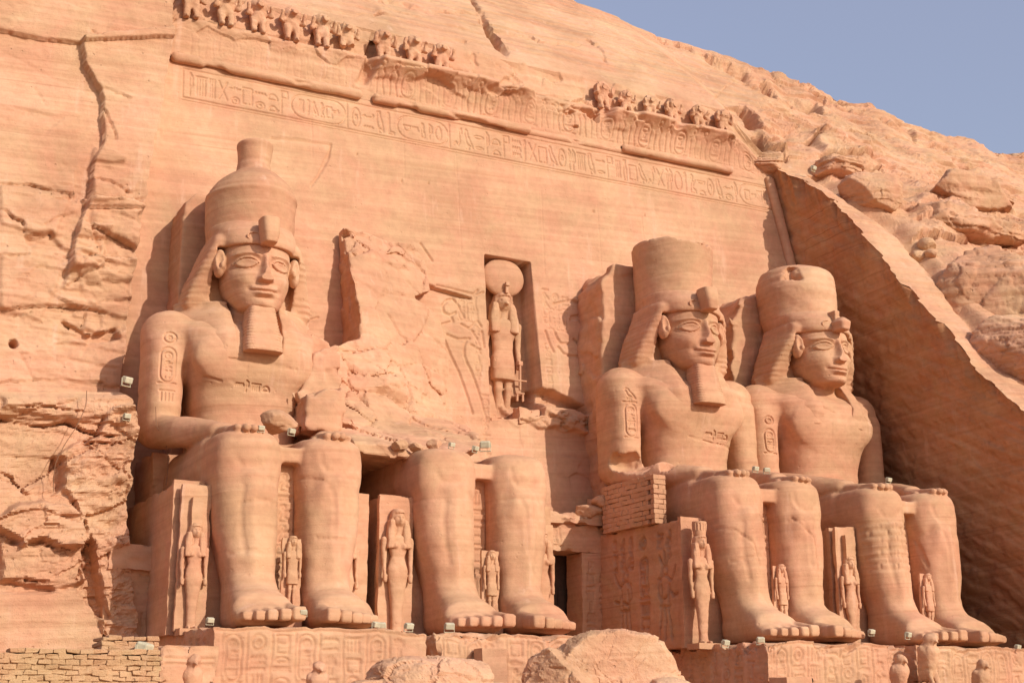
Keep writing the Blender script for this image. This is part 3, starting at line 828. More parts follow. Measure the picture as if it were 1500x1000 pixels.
g = 400.
Xg, Yg = np.meshgrid(np.concatenate([[-900, -500, -200], np.linspace(-90, 90, 61), [200, 500, 900]]), np.concatenate([[-900, -500, -200], np.linspace(-120, 40, 50), [100, 300, 900]]))
Pg = np.stack([Xg, Yg, 0 * Xg - 4.7], -1); Pg[..., 2] += .12 * fbm(Pg, .15, 3, .5, 2)
tag(sheet('ground', Pg, M_SAND), kind='structure')
tag(block('terrace', (-60, 60, -16.5, 14, -4.9, -3.15), M_ROCK, res=.9, amp=.03, seed=3), kind='structure')

def beds(P, seed, period=1.1, tilt=.05):
    b = P[..., 2] + tilt * P[..., 0] + .55 * fbm(P, (.12, .12, .2), 2, .5, seed)
    t = (b / period) % 1.0
    prof = sstep(0, .07, t) * (1 - .75 * t)
    return prof
def rock_disp(P, seed, big=.35, bed=.18, fine=.06, crack=.12, period=1.1, s=1., block=.3):
    d = big * fbm(P, .22 * s, 3, .5, seed)
    m = sstep(-.25, .35, fbm(P, (.16, .16, .3), 3, .5, seed + 5))
    d = d + bed * (beds(P, seed, period) - .5) * m + bed * .6 * (beds(P, seed + 3, period * .43, .03) - .5) * sstep(0, .5, fbm(P, .2, 2, .5, seed + 8))
    m1 = sstep(-.2, .3, fbm(P, .12, 2, .5, seed + 15)); m2 = sstep(-.15, .35, fbm(P, .3, 2, .5, seed + 18))
    h, j = cells(P, (.30 * s, .30 * s, .62 * s), seed); d = d + block * h * m1 - crack * (1 - sstep(.0, .07, j)) * m1
    h, j = cells(P, (.8 * s, .8 * s, 1.7 * s), seed + 1); d = d + block * .36 * h * m2 - crack * .4 * (1 - sstep(.0, .08, j)) * m2
    h, j = cells(P, (2.1 * s, 2.1 * s, 4.2 * s), seed + 2); d = d + block * .13 * h * (.3 + m2)
    d = d + fine * fbm(P, (1.6, 1.6, 2.8), 5, .62, seed + 1)
    return d
_wc = {}
def crk(px, py, pts, w):
    """fissure along a traced line: a thin ragged slit with the rock above it standing slightly proud"""
    x0, x1 = min(p[0] for p in pts) - 60, max(p[0] for p in pts) + 60; y0, y1 = min(p[1] for p in pts) - 60, max(p[1] for p in pts) + 60
    m = (px > x0) & (px < x1) & (py > y0) & (py < y1)
    out = np.zeros(px.shape)
    if not m.any(): return out
    a, b = px[m], py[m]
    q = np.stack([a * .11, b * .11, 0 * a + w], -1)
    a = a + 3. * fbm(q, .45, 2, .5, 201) + .8 * fbm(q, 2.2, 2, .5, 204); b = b + 3. * fbm(q, .45, 2, .5, 202) + .8 * fbm(q, 2.2, 2, .5, 205)
    d = seg_dist(a, b, pts)
    yl = np.interp(a, [p[0] for p in pts], [p[1] for p in pts]) if pts[-1][0] > pts[0][0] else 1e9 + 0 * a
    steep = abs(pts[-1][1] - pts[0][1]) > 1.3 * abs(pts[-1][0] - pts[0][0])
    side = 0 * a if steep else np.where(b < yl, 1., -1.)
    vary = .45 + .9 * sstep(-.4, .4, fbm(q, .35, 2, .5, 203))
    out[m] = (1.3 * np.exp(-(d / (w * .6)) ** 2) - .35 * side * np.exp(-d / (w * 5.)) * sstep(0, w * .3, d)) * vary
    return out
def reg(px, py, pts, soft=2., rough=None):
    d = poly_sd(px, py, pts)
    if rough is not None: d = d + rough
    return 1 - sstep(-soft, soft, d)

# ---------------- the facade wall
facade = thing('temple_facade', 'huge dressed sandstone facade wall with bands of carved signs behind the four colossi', 'rock-cut facade', (0, 0, 0))
def xl0(z): return -17.62 - .13 * (26.95 - z)
def xl(z): return xl0(z) - 2.2
def xr(z): return 17.68 + .15 * (27.45 - z)
zr = axis((-.6, 8.0, .11), (8.0, 19.6, .05), (19.6, 24.9, .09), (24.9, 27.3, .036))
u = np.linspace(0, 1, 960)
Zf = np.repeat(zr[:, None], len(u), 1)
Xf = xl(Zf) + (xr(Zf) - xl(Zf)) * u[None, :]
Pf = np.stack([Xf, WY0 + WB * Zf, Zf], -1)
pxf, pyf = pix(Pf)
segs = []
z0, z1 = 25.12, 26.68
segs += [[(-17.1, z0), (17.1, z0)], [(-17.1, z1), (17.1, z1)], [(-17.1, z0), (-17.1, z1)], [(-17.1, z0 - .12), (17.1, z0 - .12)]]
seq = ['reed', 'comb', 'strokes', 'cross', 'bolt', 'house', 'water', 'loaf', 'flag',
       ('C', ['strokes', 'feather', 'bird', 'man', 'house', 'arm']), 'sun', 'viper', 'owl', 'leg',
       ('C', ['basin', 'water', 'god', 'reed', 'disk']), 'snake', 'bird', 'mouth', 'reed', 'loaf', 'flag', 'water3', 'feather', 'cross', 'house', 'bird',
       'sun', 'reeds', 'comb', 'owl', 'arm', 'flag', 'strokes', 'jar', 'house', 'bird', 'snake', 'cross', 'reeds', 'disk', 'feather', 'man', 'basin', 'sun', 'owl', 'viper', 'reed',
       ('C', ['house', 'water', 'comb', 'reeds', 'bird']), 'owl', 'scarab', 'strokes', 'reeds', 'cross', 'reed']
x = -16.85
for s_ in seq:
    if isinstance(s_, tuple):
        w = 2.85; segs += cartouche(x, z0 + .12, w, z1 - z0 - .24, s_[1], vert=False); x += w + .3
    else:
        w = {'reed': .3, 'strokes': .38, 'mouth': .56, 'water': .6, 'viper': .62, 'feather': .3, 'jar': .34}.get(s_, .52)
        if s_ in ('water', 'mouth', 'viper', 'basin', 'loaf', 'arm', 'bolt'):
            segs += put(s_, x, z0 + .75, w, .5); segs += put(RND.choice(['loaf', 'mouth', 'sun', 'water']), x + .05, z0 + .15, w * .85, .42)
        else:
            segs += put(s_, x, z0 + .16, w, z1 - z0 - .32)
        x += w + .08
    if x > 16.4: break
while x < 16.3:
    s_ = RND.choice(['bird', 'owl', 'house', 'man', 'reeds', 'scarab', 'comb', 'ankh', 'djed', 'god', 'bee', 'sedge', 'flag'])
    if RND.random() < .35: segs += put(RND.choice(['mouth', 'water', 'loaf', 'eye']), x, z0 + .85, .52, .42) + put(RND.choice(['viper', 'basin', 'sun', 'pool']), x, z0 + .2, .5, .5)
    else: segs += put(s_, x, z0 + .16, .5, z1 - z0 - .32)
    x += .6
D = carve(Xf, Zf, segs, .045, .07, .03)
# columns of signs and the two king figures beside the niche (sunk relief, traced on the wall)
fig = []
for (a, b, w, n) in ((690, 432, .42, 11), (705, 575, .42, 10), (793, 420, .42, 5), (808, 428, .42, 4), (822, 432, .42, 4), (797, 500, .4, 8)):
    X0, Z0 = wall_xz(a, b); fig += column(X0, Z0, w, n, RND)
for (a, b) in ((676, 437), (689, 440)):
    X0, Z0 = wall_xz(a, b); fig += cartouche(X0 - .2, Z0 - 1.15, .5, 1.2, ['sun', 'man', 'reed'])
for (a, b) in ((806, 452), (820, 455)):
    X0, Z0 = wall_xz(a, b); fig += cartouche(X0 - .1, Z0 - 1.1, .45, 1.1, ['sun', 'god', 'comb'])
D = np.maximum(D, carve(Xf, Zf, fig, .055, .06, .03))
kings = [
    [(663, 438), (655, 440), (648, 448), (650, 458), (660, 462), (668, 458)], [(663, 438), (672, 448), (680, 465)],
    [(646, 476), (655, 473), (664, 471)], [(664, 471), (660, 462)], [(676, 475), (688, 482)], [(688, 482), (700, 470), (705, 478)],
    [(692, 485), (699, 496)], [(706, 486), (709, 508)],
    [(655, 490), (672, 497), (688, 496)], [(684, 496), (680, 506), (680, 520), (683, 530), (690, 543), (698, 565), (706, 590), (712, 613)],
    [(652, 500), (660, 520), (672, 545), (684, 580), (692, 605)], [(690, 505), (703, 512)],
    [(836, 468), (846, 466), (852, 472), (853, 480)], [(838, 464), (848, 462), (856, 470), (855, 476)],
    [(812, 484), (816, 495), (822, 503), (832, 503)], [(841, 497), (848, 504), (858, 508), (863, 515)], [(863, 515), (858, 521), (846, 522), (836, 521)],
    [(799, 485), (806, 505), (811, 515)], [(818, 508), (826, 518), (838, 522)], [(852, 522), (851, 535), (856, 560), (862, 590)],
    [(700, 425), (694, 432)], [(812, 445), (838, 440), (850, 445)], [(830, 440), (842, 444), (860, 447)],
]
D = np.maximum(D, carve(Xf, Zf, [wpoly(k) for k in kings], .085, .11, .05))
# plumb saw joints left by the relocation, fissures, drill holes
joints = [((456, 150), (458, 232)), ((590, 168), (593, 262)), ((668, 222), (676, 372)), ((793, 282), (798, 402)), ((940, 318), (949, 400)), ((560, 120), (561, 160)), ((875, 300), (883, 420))]
D = D + .02 * carve(Xf, Zf, [wpoly(j) for j in joints], .03, 1, .03)
hj = [[(-16.9, 22.4), (-8, 22.45)], [(-4, 22.4), (9, 22.5)], [(2, 19.8), (14, 19.9)], [(-17.5, 17.2), (-13, 17.25)], [(3, 16.4), (12, 16.5)], [(-8, 20.6), (-1, 20.5)]]
D = D + .012 * carve(Xf, Zf, hj, .025, 1, .03)
fiss = [[(398, 203), (430, 205), (452, 208), (485, 212)], [(485, 212), (482, 224), (476, 235), (466, 258), (455, 272)], [(484, 214), (481, 232), (470, 252)],
        [(616, 357), (626, 372), (633, 382)], [(632, 420), (660, 428), (690, 437)], [(456, 468), (466, 465)], [(210, 120), (180, 300)], [(640, 418), (700, 432), (708, 428)]]
D = np.maximum(D, carve(Xf, Zf, [wpoly(j) for j in fiss], .05, .10, .06))
for hx, hy, hr in ((628, 269, .07), (589, 265, .09), (870, 310, .10), (945, 315, .05), (700, 240, .05), (523, 226, .06), (408, 163, .05), (1084, 337, .06), (1045, 366, .05), (757, 345, .04)):
    X0, Z0 = wall_xz(hx, hy)
    D = np.maximum(D, .14 * (1 - sstep(hr * .5, hr, np.hypot((Xf - X0), (Zf - Z0) * 1.3))))
# the falcon god's niche
ni = [(-1.45, 19.45), (1.14, 19.42), (1.36, 12.55), (1.2, 11.2), (-1.58, 10.7)]
D = D + 1.35 * (1 - sstep(-.03, .03, poly_sd(Xf, Zf, ni)))
# overhanging scar right of the niche and ledges beneath it
sc = wpoly([(792, 568), (812, 572), (866, 600), (862, 606), (800, 590), (770, 588), (760, 582)])
D = D + .8 * (1 - sstep(-.15, .12, poly_sd(Xf, Zf, sc) + .12 * noise(Pf, 1.5, 3)))
sc2 = wpoly([(750, 590), (785, 594), (868, 606), (885, 640), (800, 628), (762, 615)])
w2 = 1 - sstep(-.12, .08, poly_sd(Xf, Zf, sc2) + .25 * noise(Pf, 1.2, 4))
D = D - w2 * (.32 + .30 * cells(Pf, (.9, .9, 1.8), 44)[0] + .12 * cells(Pf, (2.6, 2.6, 5.), 45)[0])
w3 = 1 - sstep(-.6, .3, poly_sd(Xf, Zf, wpoly([(700, 618), (760, 600), (880, 640), (885, 740), (700, 740)])))
D = D - w3 * .10 * cells(Pf, (.5, .5, .9), 46)[0]
# wedge under a fissure left of the niche
sc3 = wpoly([(628, 417), (690, 437), (660, 433), (630, 428)])
D = D + .3 * (1 - sstep(-.05, .08, poly_sd(Xf, Zf, sc3)))
D = D + 3.2 * (1 - sstep(-.05, .05, poly_sd(Xf, Zf, [(-3.2, -2), (3.3, -2), (3.3, 4.6), (-3.2, 4.6)])))
D = D + .035 * fbm(Pf, (.25, .25, .6), 4, .5, 21) + .012 * fbm(Pf, (1.2, 1.2, 5), 3, .6, 22)
# missing bits along the left border
D = D + .25 * sstep(.25, .6, fbm(Pf, (.6, .6, .5), 3, .5, 25)) * 0
Pf[..., 1] += D
sheet('wall_face', Pf, M_WALL, facade)

# ---------------- cornice over the torus moulding, with the ledge of the baboons
xc = np.linspace(-18.3, 18.2, 900)
pro = [(12.42, 27.0), (12.42, 27.35)]
for t in np.linspace(0, 1, 46)[1:]: pro.append((12.42 - .85 * t ** 2.3, 27.35 + 1.75 * t))
pro += [(11.56, 29.16), (11.6, 29.3), (12.0, 29.33), (12.4, 29.35), (12.7, 29.4)]
for t in np.linspace(0, 1, 22)[1:]: pro.append((12.7 + .35 * t, 29.4 + 1.9 * t))
for t in (.15, .3, .5, .75, 1.): pro.append((13.05 + 2. * t, 31.3 + 1.2 * t))
pro = np.array(pro); nr = len(pro)
Pc = np.zeros((nr, len(xc), 3)); Pc[..., 0] = xc[None]; Pc[..., 1] = pro[:, 0:1]; Pc[..., 2] = pro[:, 1:2]
Zc = Pc[..., 2].copy(); Xc = Pc[..., 0].copy()
sq = 1 - .72 * sstep(14.9, 18.0, Xc) - .35 * sstep(-17.2, -18.3, Xc)
cs_ = []
x = -16.9; k = 0
while x < 17:
    if k % 3 == 2: cs_ += cartouche(x, 27.55, .72, 1.25, RND.choice([['sun', 'god', 'comb'], ['sun', 'man', 'reed'], ['disk', 'feather', 'basin']])); x += .95
    else:
        cs_ += [[(x + .1, 27.5), (x + .12, 28.2), (x + .05, 28.55), (x + .25, 28.75), (x + .45, 28.5), (x + .4, 28.1), (x + .5, 27.5)]]; cs_ += [[(q[0] + x + .1, q[1] + 28.8) for q in circ(.15, .1, .13, 8)]]; x += .72
    k += 1
faint = .2 + .8 * sstep(-8.0, -6.6, Xc) * (.35 + .65 * sstep(-.3, .3, fbm(Pc, .35, 2, .5, 36))) * sstep(17.2, 15.5, Xc)
Dc = carve(Xc, Zc, cs_, .055, .07, .03) * faint * (Zc < 29.1)
# worn away: the lip survives only over parts of its length
nz = fbm(np.stack([Xc, 0 * Xc, Zc * .3], -1), .5, 3, .5, 31)
lip = (sstep(-7.9, -7.3, Xc) * sstep(2.2, 1.6, Xc + .5 * nz)) + sstep(6.2, 6.8, Xc) * sstep(15.4, 14.6, Xc + .5 * nz)
over = .85 * np.clip((Zc - 27.35) / 1.75, 0, 1) ** 2.3 * (Zc < 29.34)
lipc = np.clip(lip, 0, 1) * (1 - .8 * sstep(.15, .4, fbm(Pc, (.3, .3, .5), 3, .5, 37)))
Dc = Dc + (1 - lipc) * over * .8
hq, jq = cells(Pc, (.7, .7, 1.1), 38); Dc = Dc + .22 * hq * sstep(28.2, 29., Zc)
# upright scar where a block fell
Dc = Dc + .45 * (1 - sstep(-.2, .1, np.abs(Xc + 7.95 - .35 * (Zc - 28)) - .28 + .2 * nz)) * sstep(27.6, 28.2, Zc)
Dc = Dc + .5 * sstep(.30, .5, fbm(Pc, (.45, .45, .9), 3, .5, 33)) * (np.abs(Xc - 3.7) < 2.2) * sstep(27.4, 27.9, Zc) * sstep(29.2, 28.8, Zc)
Dc = Dc + .05 * fbm(Pc, (.5, .5, 1.2), 4, .55, 34) + .12 * fbm(Pc, (.5, .5, .9), 4, .55, 35) * sstep(28.4, 29.2, Zc)
Pc[..., 1] += Dc
Pc[..., 2] = 27.0 + (Zc - 27.0) * sq
sheet('cornice', Pc, M_WALL, facade)

def moulding(a, b, y0, z0, r, seed, bite=.5):
    n = max(8, int((b - a) / .09)); m = 26
    X = np.linspace(a, b, n)[:, None] * np.ones((1, m)); A = np.linspace(0, 2 * math.pi, m)[None] * np.ones((n, 1))
    rr = r * np.minimum(1, .35 + 6 * np.minimum(X - a, b - X))
    P = np.stack([X, y0 - rr * np.sin(A), z0 - rr * np.cos(A)], -1)
    w = fbm(P, (.7, 1.2, 1.2), 4, .55, seed)
    rr = rr * (1 + .10 * w) - bite * sstep(.28, .55, fbm(P, (.5, .8, .8), 3, .5, seed + 3)) * r
    P = np.stack([X, y0 - rr * np.sin(A), z0 - rr * np.cos(A)], -1)
    return P
for k, (a, b, r, z) in enumerate([(-17.75, -8.05, .25, 27.12), (-7.5, 1.6, .25, 27.12), (7.3, 14.8, .23, 27.2)]):
    sheet('roll_moulding', moulding(a, b, 12.3, z, r, 40 + k), M_WALL, facade)
# worn stub where the middle of the moulding has fallen
Pst = moulding(1.0, 7.6, 12.5, 27.08, .2, 47, .9); sheet('roll_moulding', Pst, M_WALL, facade)
# upright rolls at both corners
for (fx, zt, zb, r, dx) in ((xr, 27.35, 8., .30, -.28),):
    zz = np.arange(zb, zt, .1); n = len(zz); m = 22
    Z = zz[:, None] * np.ones((1, m)); A = np.linspace(0, 2 * math.pi, m)[None] * np.ones((n, 1))
    X = fx(Z) + dx; Y = WY0 + WB * Z - .08
    rr = r * (1 + .12 * fbm(np.stack([X, Y, Z], -1), (1, 1, .8), 3, .5, 51)) * np.minimum(1, .3 + 4 * np.minimum(Z - zb, zt - Z))
    sheet('corner_roll', np.stack([X + rr * np.cos(A), Y + rr * np.sin(A) * .9, Z], -1), M_WALL, facade, flip=True)

# ---------------- the right return wall of the cut and the hill
EY = np.array([-16., -8., -2.55, -.13, 1.17, 3.74, 5.98, 8.39, 11.6, 12.02, 13.0])
EZ = np.array([-4.8, 4.4, 10.87, 13.35, 15.47, 18.86, 22.03, 25.19, 27.5, 27.83, 28.4])
def e_x(z): return 17.68 + .15 * (27.45 - z)
# return wall: between the facade plane and the sloping edge
yy = np.linspace(-15, 12.6, 230); ze = np.interp(yy, EY, EZ)
tt = np.linspace(0, 1, 200)
Yr = yy[None] * np.ones((200, 1)); Zr = -4.8 + (ze[None] + 4.8) * tt[:, None]
Xr = e_x(Zr)
Pr = np.stack([Xr, Yr, Zr], -1)
pxr, pyr = pix(Pr)
dr = .10 * fbm(Pr, (.3, .22, .45), 4, .5, 61) + .03 * fbm(Pr, (1, .5, 3.5), 4, .6, 62)
bb = Pr[..., 2] - .55 * Pr[..., 1] + .5 * fbm(Pr, (.2, .12, .12), 3, .5, 67)
dr = dr + .07 * sstep(.0, .08, (bb / .8) % 1) * (1 - ((bb / .8) % 1)) + .05 * (((bb / 1.9 + .3) % 1) < .12) * sstep(-.1, .4, fbm(Pr, .3, 2, .5, 66))
dr = dr + .10 * sstep(.8, 1.2, fbm(Pr, (.3, .5, .6), 3, .5, 63, True))
edge = sstep(.86, 1., tt)[:, None]
def chips(y):
    q = np.stack([y, 0 * y, 0 * y], -1)
    return .42 * cells(q, 1.15, 65)[0] + .16 * cells(q, 3.1, 66)[0]
dr = dr + chips(Yr) * sstep(.93, 1., tt)[:, None]
Pr[..., 0] += dr
retw = sheet('return_wall', Pr, M_SHADE)
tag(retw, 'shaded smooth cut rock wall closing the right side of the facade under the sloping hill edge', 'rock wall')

# hill right of the cut: rows along the slope, columns away from the edge
yy = np.concatenate([np.arange(-15, 12.6, .10), [12.6]]); ze = np.interp(yy, EY, EZ) + .02
wv = axis((0, 16, .11), (16, 30, .3), (30, 70, 1.5))
ex_ = e_x(ze)
Ph = np.zeros((len(yy), len(wv), 3))
Ph[..., 0] = ex_[:, None] + wv[None]; Ph[..., 1] = yy[:, None]; Ph[..., 2] = ze[:, None]
def hill_features(P, amp=1.):
    px, py = pix(P)
    calm = 1 - .65 * sstep(1150, 900, px)
    d = rock_disp(P, 71, .6, .34, .07, .16, 1.4, 1., .34) * amp * calm
    wob = 7 * noise(P, .7, 72) + 3 * noise(P, 2.2, 73)
    wobs = 7 * noise(P, .45, 77)
    # natural bulging rock outside the crack that borders the dressed strip
    crackl = [(1128, 232), (1178, 248), (1215, 268), (1262, 300), (1312, 336), (1345, 372), (1372, 405), (1398, 440), (1425, 480), (1460, 520), (1500, 552), (1560, 610)]
    out = crackl + [(1700, 640), (1700, 100), (1100, 100)]
    strip = 1 - reg(px, py, out, 9., wobs * .4)
    natural = 1 - strip
    near_c = np.exp(-(seg_dist(px, py, crackl[1:]) / 34.) ** 2)
    d = d * natural * (1 - .8 * near_c) + .25 * near_c * natural * (1 + .8 * fbm(P, .5, 3, .5, 78)) + strip * (.10 * fbm(P, .5, 4, .5, 75) + .10 * (beds(P, 76, .8) - .5))
    bl = lambda pts, s=4., r=1.: reg(px, py, pts, s + 2, wobs * r)
    d = d + .35 * bl([(1375, 375), (1440, 345), (1520, 330), (1600, 400), (1600, 620), (1500, 545), (1450, 505), (1405, 440)], 14)
    d = d + .25 * bl([(1318, 322), (1345, 308), (1420, 302), (1480, 312), (1476, 345), (1430, 352), (1395, 362), (1372, 352), (1340, 350)], 7, .6)
    d = d + .35 * bl([(1330, 312), (1420, 300), (1470, 305), (1470, 326), (1400, 330), (1345, 330)], 2, .6)
    d = d + .25 * bl([(1315, 285), (1350, 265), (1420, 262), (1500, 280), (1560, 300), (1560, 330), (1480, 312), (1420, 302), (1345, 308)], 9)
    d = d + .2 * bl([(1235, 260), (1262, 250), (1300, 262), (1320, 285), (1318, 308), (1290, 312), (1252, 290)], 8, .6)
    d = d + .5 * bl([(1188, 200), (1210, 190), (1235, 195), (1272, 215), (1275, 232), (1240, 236), (1200, 235)], 2.5, .5)
    d = d + .45 * bl([(1205, 236), (1262, 228), (1280, 240), (1262, 250), (1225, 262), (1210, 258)], 2.5, .4)
    d = d - .55 * np.exp(-(seg_dist(px + .5 * wobs, py + .5 * wobs, [(1178, 248), (1215, 268), (1262, 300), (1312, 336), (1345, 372), (1372, 405), (1398, 440), (1425, 480), (1460, 520), (1500, 552), (1560, 610)]) / 5.) ** 2) * sstep(1170, 1200, px)
    for pts, dep, w in (([(1315, 306), (1345, 308), (1420, 302), (1478, 312), (1500, 318)], .5, 2.5), ([(1345, 352), (1372, 354), (1395, 362), (1430, 352), (1476, 347)], .5, 2.5), ([(1340, 330), (1400, 328), (1470, 332)], .18, 1.8),
                        ([(1180, 212), (1196, 200)], .4, 3), ([(1200, 236), (1240, 237), (1275, 232)], .4, 2.2), ([(1228, 262), (1262, 250), (1290, 245)], .35, 2.2), ([(1408, 440), (1450, 460), (1500, 480)], .25, 2), ([(1395, 395), (1450, 420), (1500, 430)], .25, 2),
                        ([(1105, 205), (1130, 222), (1150, 235)], .8, 4), ([(1085, 160), (1100, 175), (1112, 192)], .6, 4), ([(1120, 118), (1150, 140), (1190, 155), (1200, 168)], .45, 3), ([(1040, 85), (1075, 100), (1120, 118)], .3, 2.5),
                        ([(960, 55), (1000, 68), (1050, 92), (1100, 105)], .2, 2), ([(690, 0), (705, 20), (716, 42), (742, 78), (745, 100), (760, 108)], .45, 3.2), ([(560, 0), (620, 15), (700, 22)], .15, 1.5), ([(716, 42), (790, 60), (850, 68)], .14, 1.5),
                        ([(135, 0), (150, 25), (170, 50)], .4, 3), ([(150, 0), (200, 30), (250, 45)], .12, 1.5), ([(350, 0), (450, 30), (520, 38), (540, 55)], .35, 2.2), ([(520, 35), (600, 50), (680, 62)], .25, 2), ([(400, 0), (520, 25), (560, 20)], .15, 1.5),
                        ([(1170, 125), (1210, 150), (1262, 165)], .3, 2.5), ([(1300, 200), (1380, 215), (1450, 240)], .2, 2), ([(860, 60), (880, 75), (890, 95)], .15, 1.5), ([(930, 175), (1000, 190), (1060, 130), (1085, 110)], .06, 1.5),
                        ([(1280, 175), (1330, 190), (1340, 205)], .25, 2.2), ([(1350, 255), (1420, 245), (1500, 262)], .22, 2), ([(0, 5), (60, 18), (128, 30)], .12, 1.5)):
        d = d - dep * crk(px, py, pts, w * 1.15)
    # shelves: rock above the line stands forward
    for pts, dep in (([(1050, 96), (1075, 98), (1115, 118), (1160, 138), (1195, 150), (1205, 170), (1180, 166), (1150, 152), (1120, 142), (1085, 118)], -.55),
                     ([(700, 22), (712, 34), (745, 76), (742, 84), (728, 70), (712, 50)], -.5), ([(1088, 160), (1112, 188), (1095, 190)], -.5),
                     ([(535, 45), (552, 78), (560, 100), (572, 84), (560, 60)], -.5), ([(1105, 195), (1140, 205), (1150, 235), (1128, 232)], .35)):
        d = d + dep * reg(px, py, pts, 2.5, wob * .4)
    return d
def normals_out(P):
    n = grid_normals(P); s = np.sign(n[..., 1:2].mean())
    return n * (-1 if s > 0 else 1)
nh = normals_out(Ph)
dh = hill_features(Ph)
fade = sstep(0, .5, wv)[None]
Ph = Ph + nh * (dh * fade)[..., None]
Ph[..., 0] += (chips(yy)[:, None] * np.exp(-wv[None] / .5))
hillr = sheet('hillside', Ph, M_ROCK, smooth=False); tag(hillr, kind='structure')

# hill above the cornice and behind everything, with its crest against the sky
xs_ = axis((-75, -30, 2.), (-30, 34, .13), (34, 62, .25), (62, 120, 2.))
CX = np.array([-75, 0., 11.4, 14.9, 18.2, 22.7, 26.3, 30.5, 36.2, 40.8, 45.5, 49.5, 52.8, 120])
CZ = np.array([44.5, 43.8, 43.3, 42.85, 42.1, 42.0, 41.75, 41.1, 40.6, 40.15, 39.95, 39.7, 40.1, 38.])
BX = np.array([-75, -19.5, -17.9, 14.9, 18.1, 19., 120.]); BZ = np.array([29.3, 29.3, 31.25, 31.25, 28.1, 28.05, 28.05])
BY = np.array([11.9, 11.9, 13.02, 13.02, 12.6, 12.6, 12.6])
tt = np.concatenate([[-.04, -.02], np.linspace(0, 1, 170), [1.03, 1.08, 1.2, 1.5, 2.2, 4.]])
T = tt[:, None] * np.ones((1, len(xs_)))
X = xs_[None] * np.ones((len(tt), 1))
bz, by, cz = np.interp(X, BX, BZ), np.interp(X, BX, BY), np.interp(X, CX, CZ)
ts = np.clip(T, 0, 1)
Y = by + np.where(T < 0, .12, 0) + (25 - by) * np.clip(T, 0, 1) + 12 * np.clip(T - 1, 0, 9)
Z = bz + (cz - bz) * (ts ** .92) + np.where(T < 0, T * 14, 0)
Z = np.where(T > 1, cz - .35 * (T - 1) ** 2 * 0 - .3 * (T - 1), Z)
Z = np.where(T > 1, Z - 1.2 * np.clip(T - 1, 0, 9), Z)
Pu = np.stack([X, Y + .0, Z], -1)
nu = normals_out(Pu)
du = hill_features(Pu)
# dressed, flatter rock close to the cornice
sm = sstep(.0, .15, T)
near = (X < 16.5) & (X > -18)
du = np.where(near, du * sm, du)
Pu = Pu + nu * (du * sstep(.0, .05, T) * sstep(3, 1.2, T))[..., None]
tag(sheet('hill', Pu, M_ROCK, smooth=False), kind='structure')

# ---------------- cliff left of the facade
brd = [(250, 60), (248, 78), (240, 120), (231, 170), (222, 215), (212, 290), (203, 330), (196, 400), (186, 480), (178, 540), (176, 600), (178, 640)]
zq = axis((7.2, 30.2, .065))
CLY, CLB = 8.55, .12
bxz = np.array([on_y(*p, CLY, CLB) for p in brd])[:, [0, 2]][::-1]
Xb = np.interp(zq, bxz[:, 1], bxz[:, 0])
Xb = Xb + .10 * fbm(np.stack([Xb, 0 * zq, zq], -1), (1, 1, 1.), 4, .6, 81)
uu = np.concatenate([-axis((0, 8.5, .065))[::-1]]); uu = np.concatenate([[-30., -20., -14, -10, -9.], uu])
X = Xb[:, None] + uu[None]; Z = zq[:, None] * np.ones((1, len(uu)))
Pl = np.stack([X, CLY + CLB * Z, Z], -1)
px, py = pix(Pl)
wob = 6 * noise(Pl, .9, 82) + 3 * noise(Pl, 2.6, 83)
d = rock_disp(Pl, 84, .16, .10, .04, .07, 1.9, .75, .26)
d = d * (.35 + .65 * sstep(230, 330, py)) * (1 + .9 * sstep(70, 100, px) * sstep(215, 190, px) * sstep(200, 260, py))
main = [(118, 60), (122, 95), (140, 130), (149, 150), (148, 212), (136, 240), (134, 262), (128, 300), (112, 335), (104, 372), (98, 400), (92, 425), (128, 425), (170, 470), (178, 600), (300, 600), (300, 40)]
d = d + .50 * reg(px, py, main, .9, wob * .55) * sstep(435, 385, py)
top = [(-200, 40), (0, 46), (28, 52), (60, 58), (120, 66), (300, 60), (300, -60), (-200, -60)]
d = d + .28 * reg(px, py, top, .9, wob * .3)
for pts, dep, soft in (([(135, 265), (182, 282), (178, 300), (135, 300)], .18, 2), ([(104, 372), (150, 360), (150, 395), (100, 400)], .3, 2.5), ([(112, 330), (160, 335), (150, 352), (110, 350)], .25, 2),
                       ([(138, 215), (182, 235), (180, 245), (134, 240)], .2, 2), ([(0, 270), (105, 280), (80, 350), (0, 330)], .15, 2.5), ([(95, 470), (135, 486), (170, 480), (175, 495), (130, 500)], -.6, 2.),
                       ([(36, 345), (75, 340), (90, 362), (40, 360)], -.2, 2.), ([(0, 372), (40, 372), (90, 395), (60, 470), (0, 450)], .12, 3), ([(198, 318), (212, 305), (208, 322), (200, 332)], -.4, 2)):
    d = d + dep * reg(px, py, pts, soft, wob * .6)
for pts, dep, w in (([(0, 268), (50, 273), (105, 283)], .25, 2.2), ([(0, 308), (32, 328), (38, 352), (75, 345)], .22, 2.2), ([(0, 374), (42, 372)], .15, 2), ([(95, 420), (120, 405), (145, 395)], .15, 2),
                    ([(135, 265), (160, 272), (184, 284)], .25, 1.8), ([(150, 132), (165, 140), (188, 148)], .15, 1.6), ([(62, 330), (105, 312)], .1, 1.5), ([(30, 518), (45, 545), (55, 560)], .15, 1.6),
                    ([(52, 130), (66, 150)], .08, 1.3), ([(135, 48), (150, 70)], .1, 1.4), ([(120, 480), (126, 455), (122, 445)], .2, 2), ([(0, 560), (60, 555), (150, 560)], .1, 2), ([(135, 290), (180, 300)], .1, 1.3), ([(150, 165), (168, 210)], .18, 1.8),
                    ([(98, 455), (60, 452), (20, 465)], .1, 1.4)):
    d = d - dep * crk(px, py, pts, w)
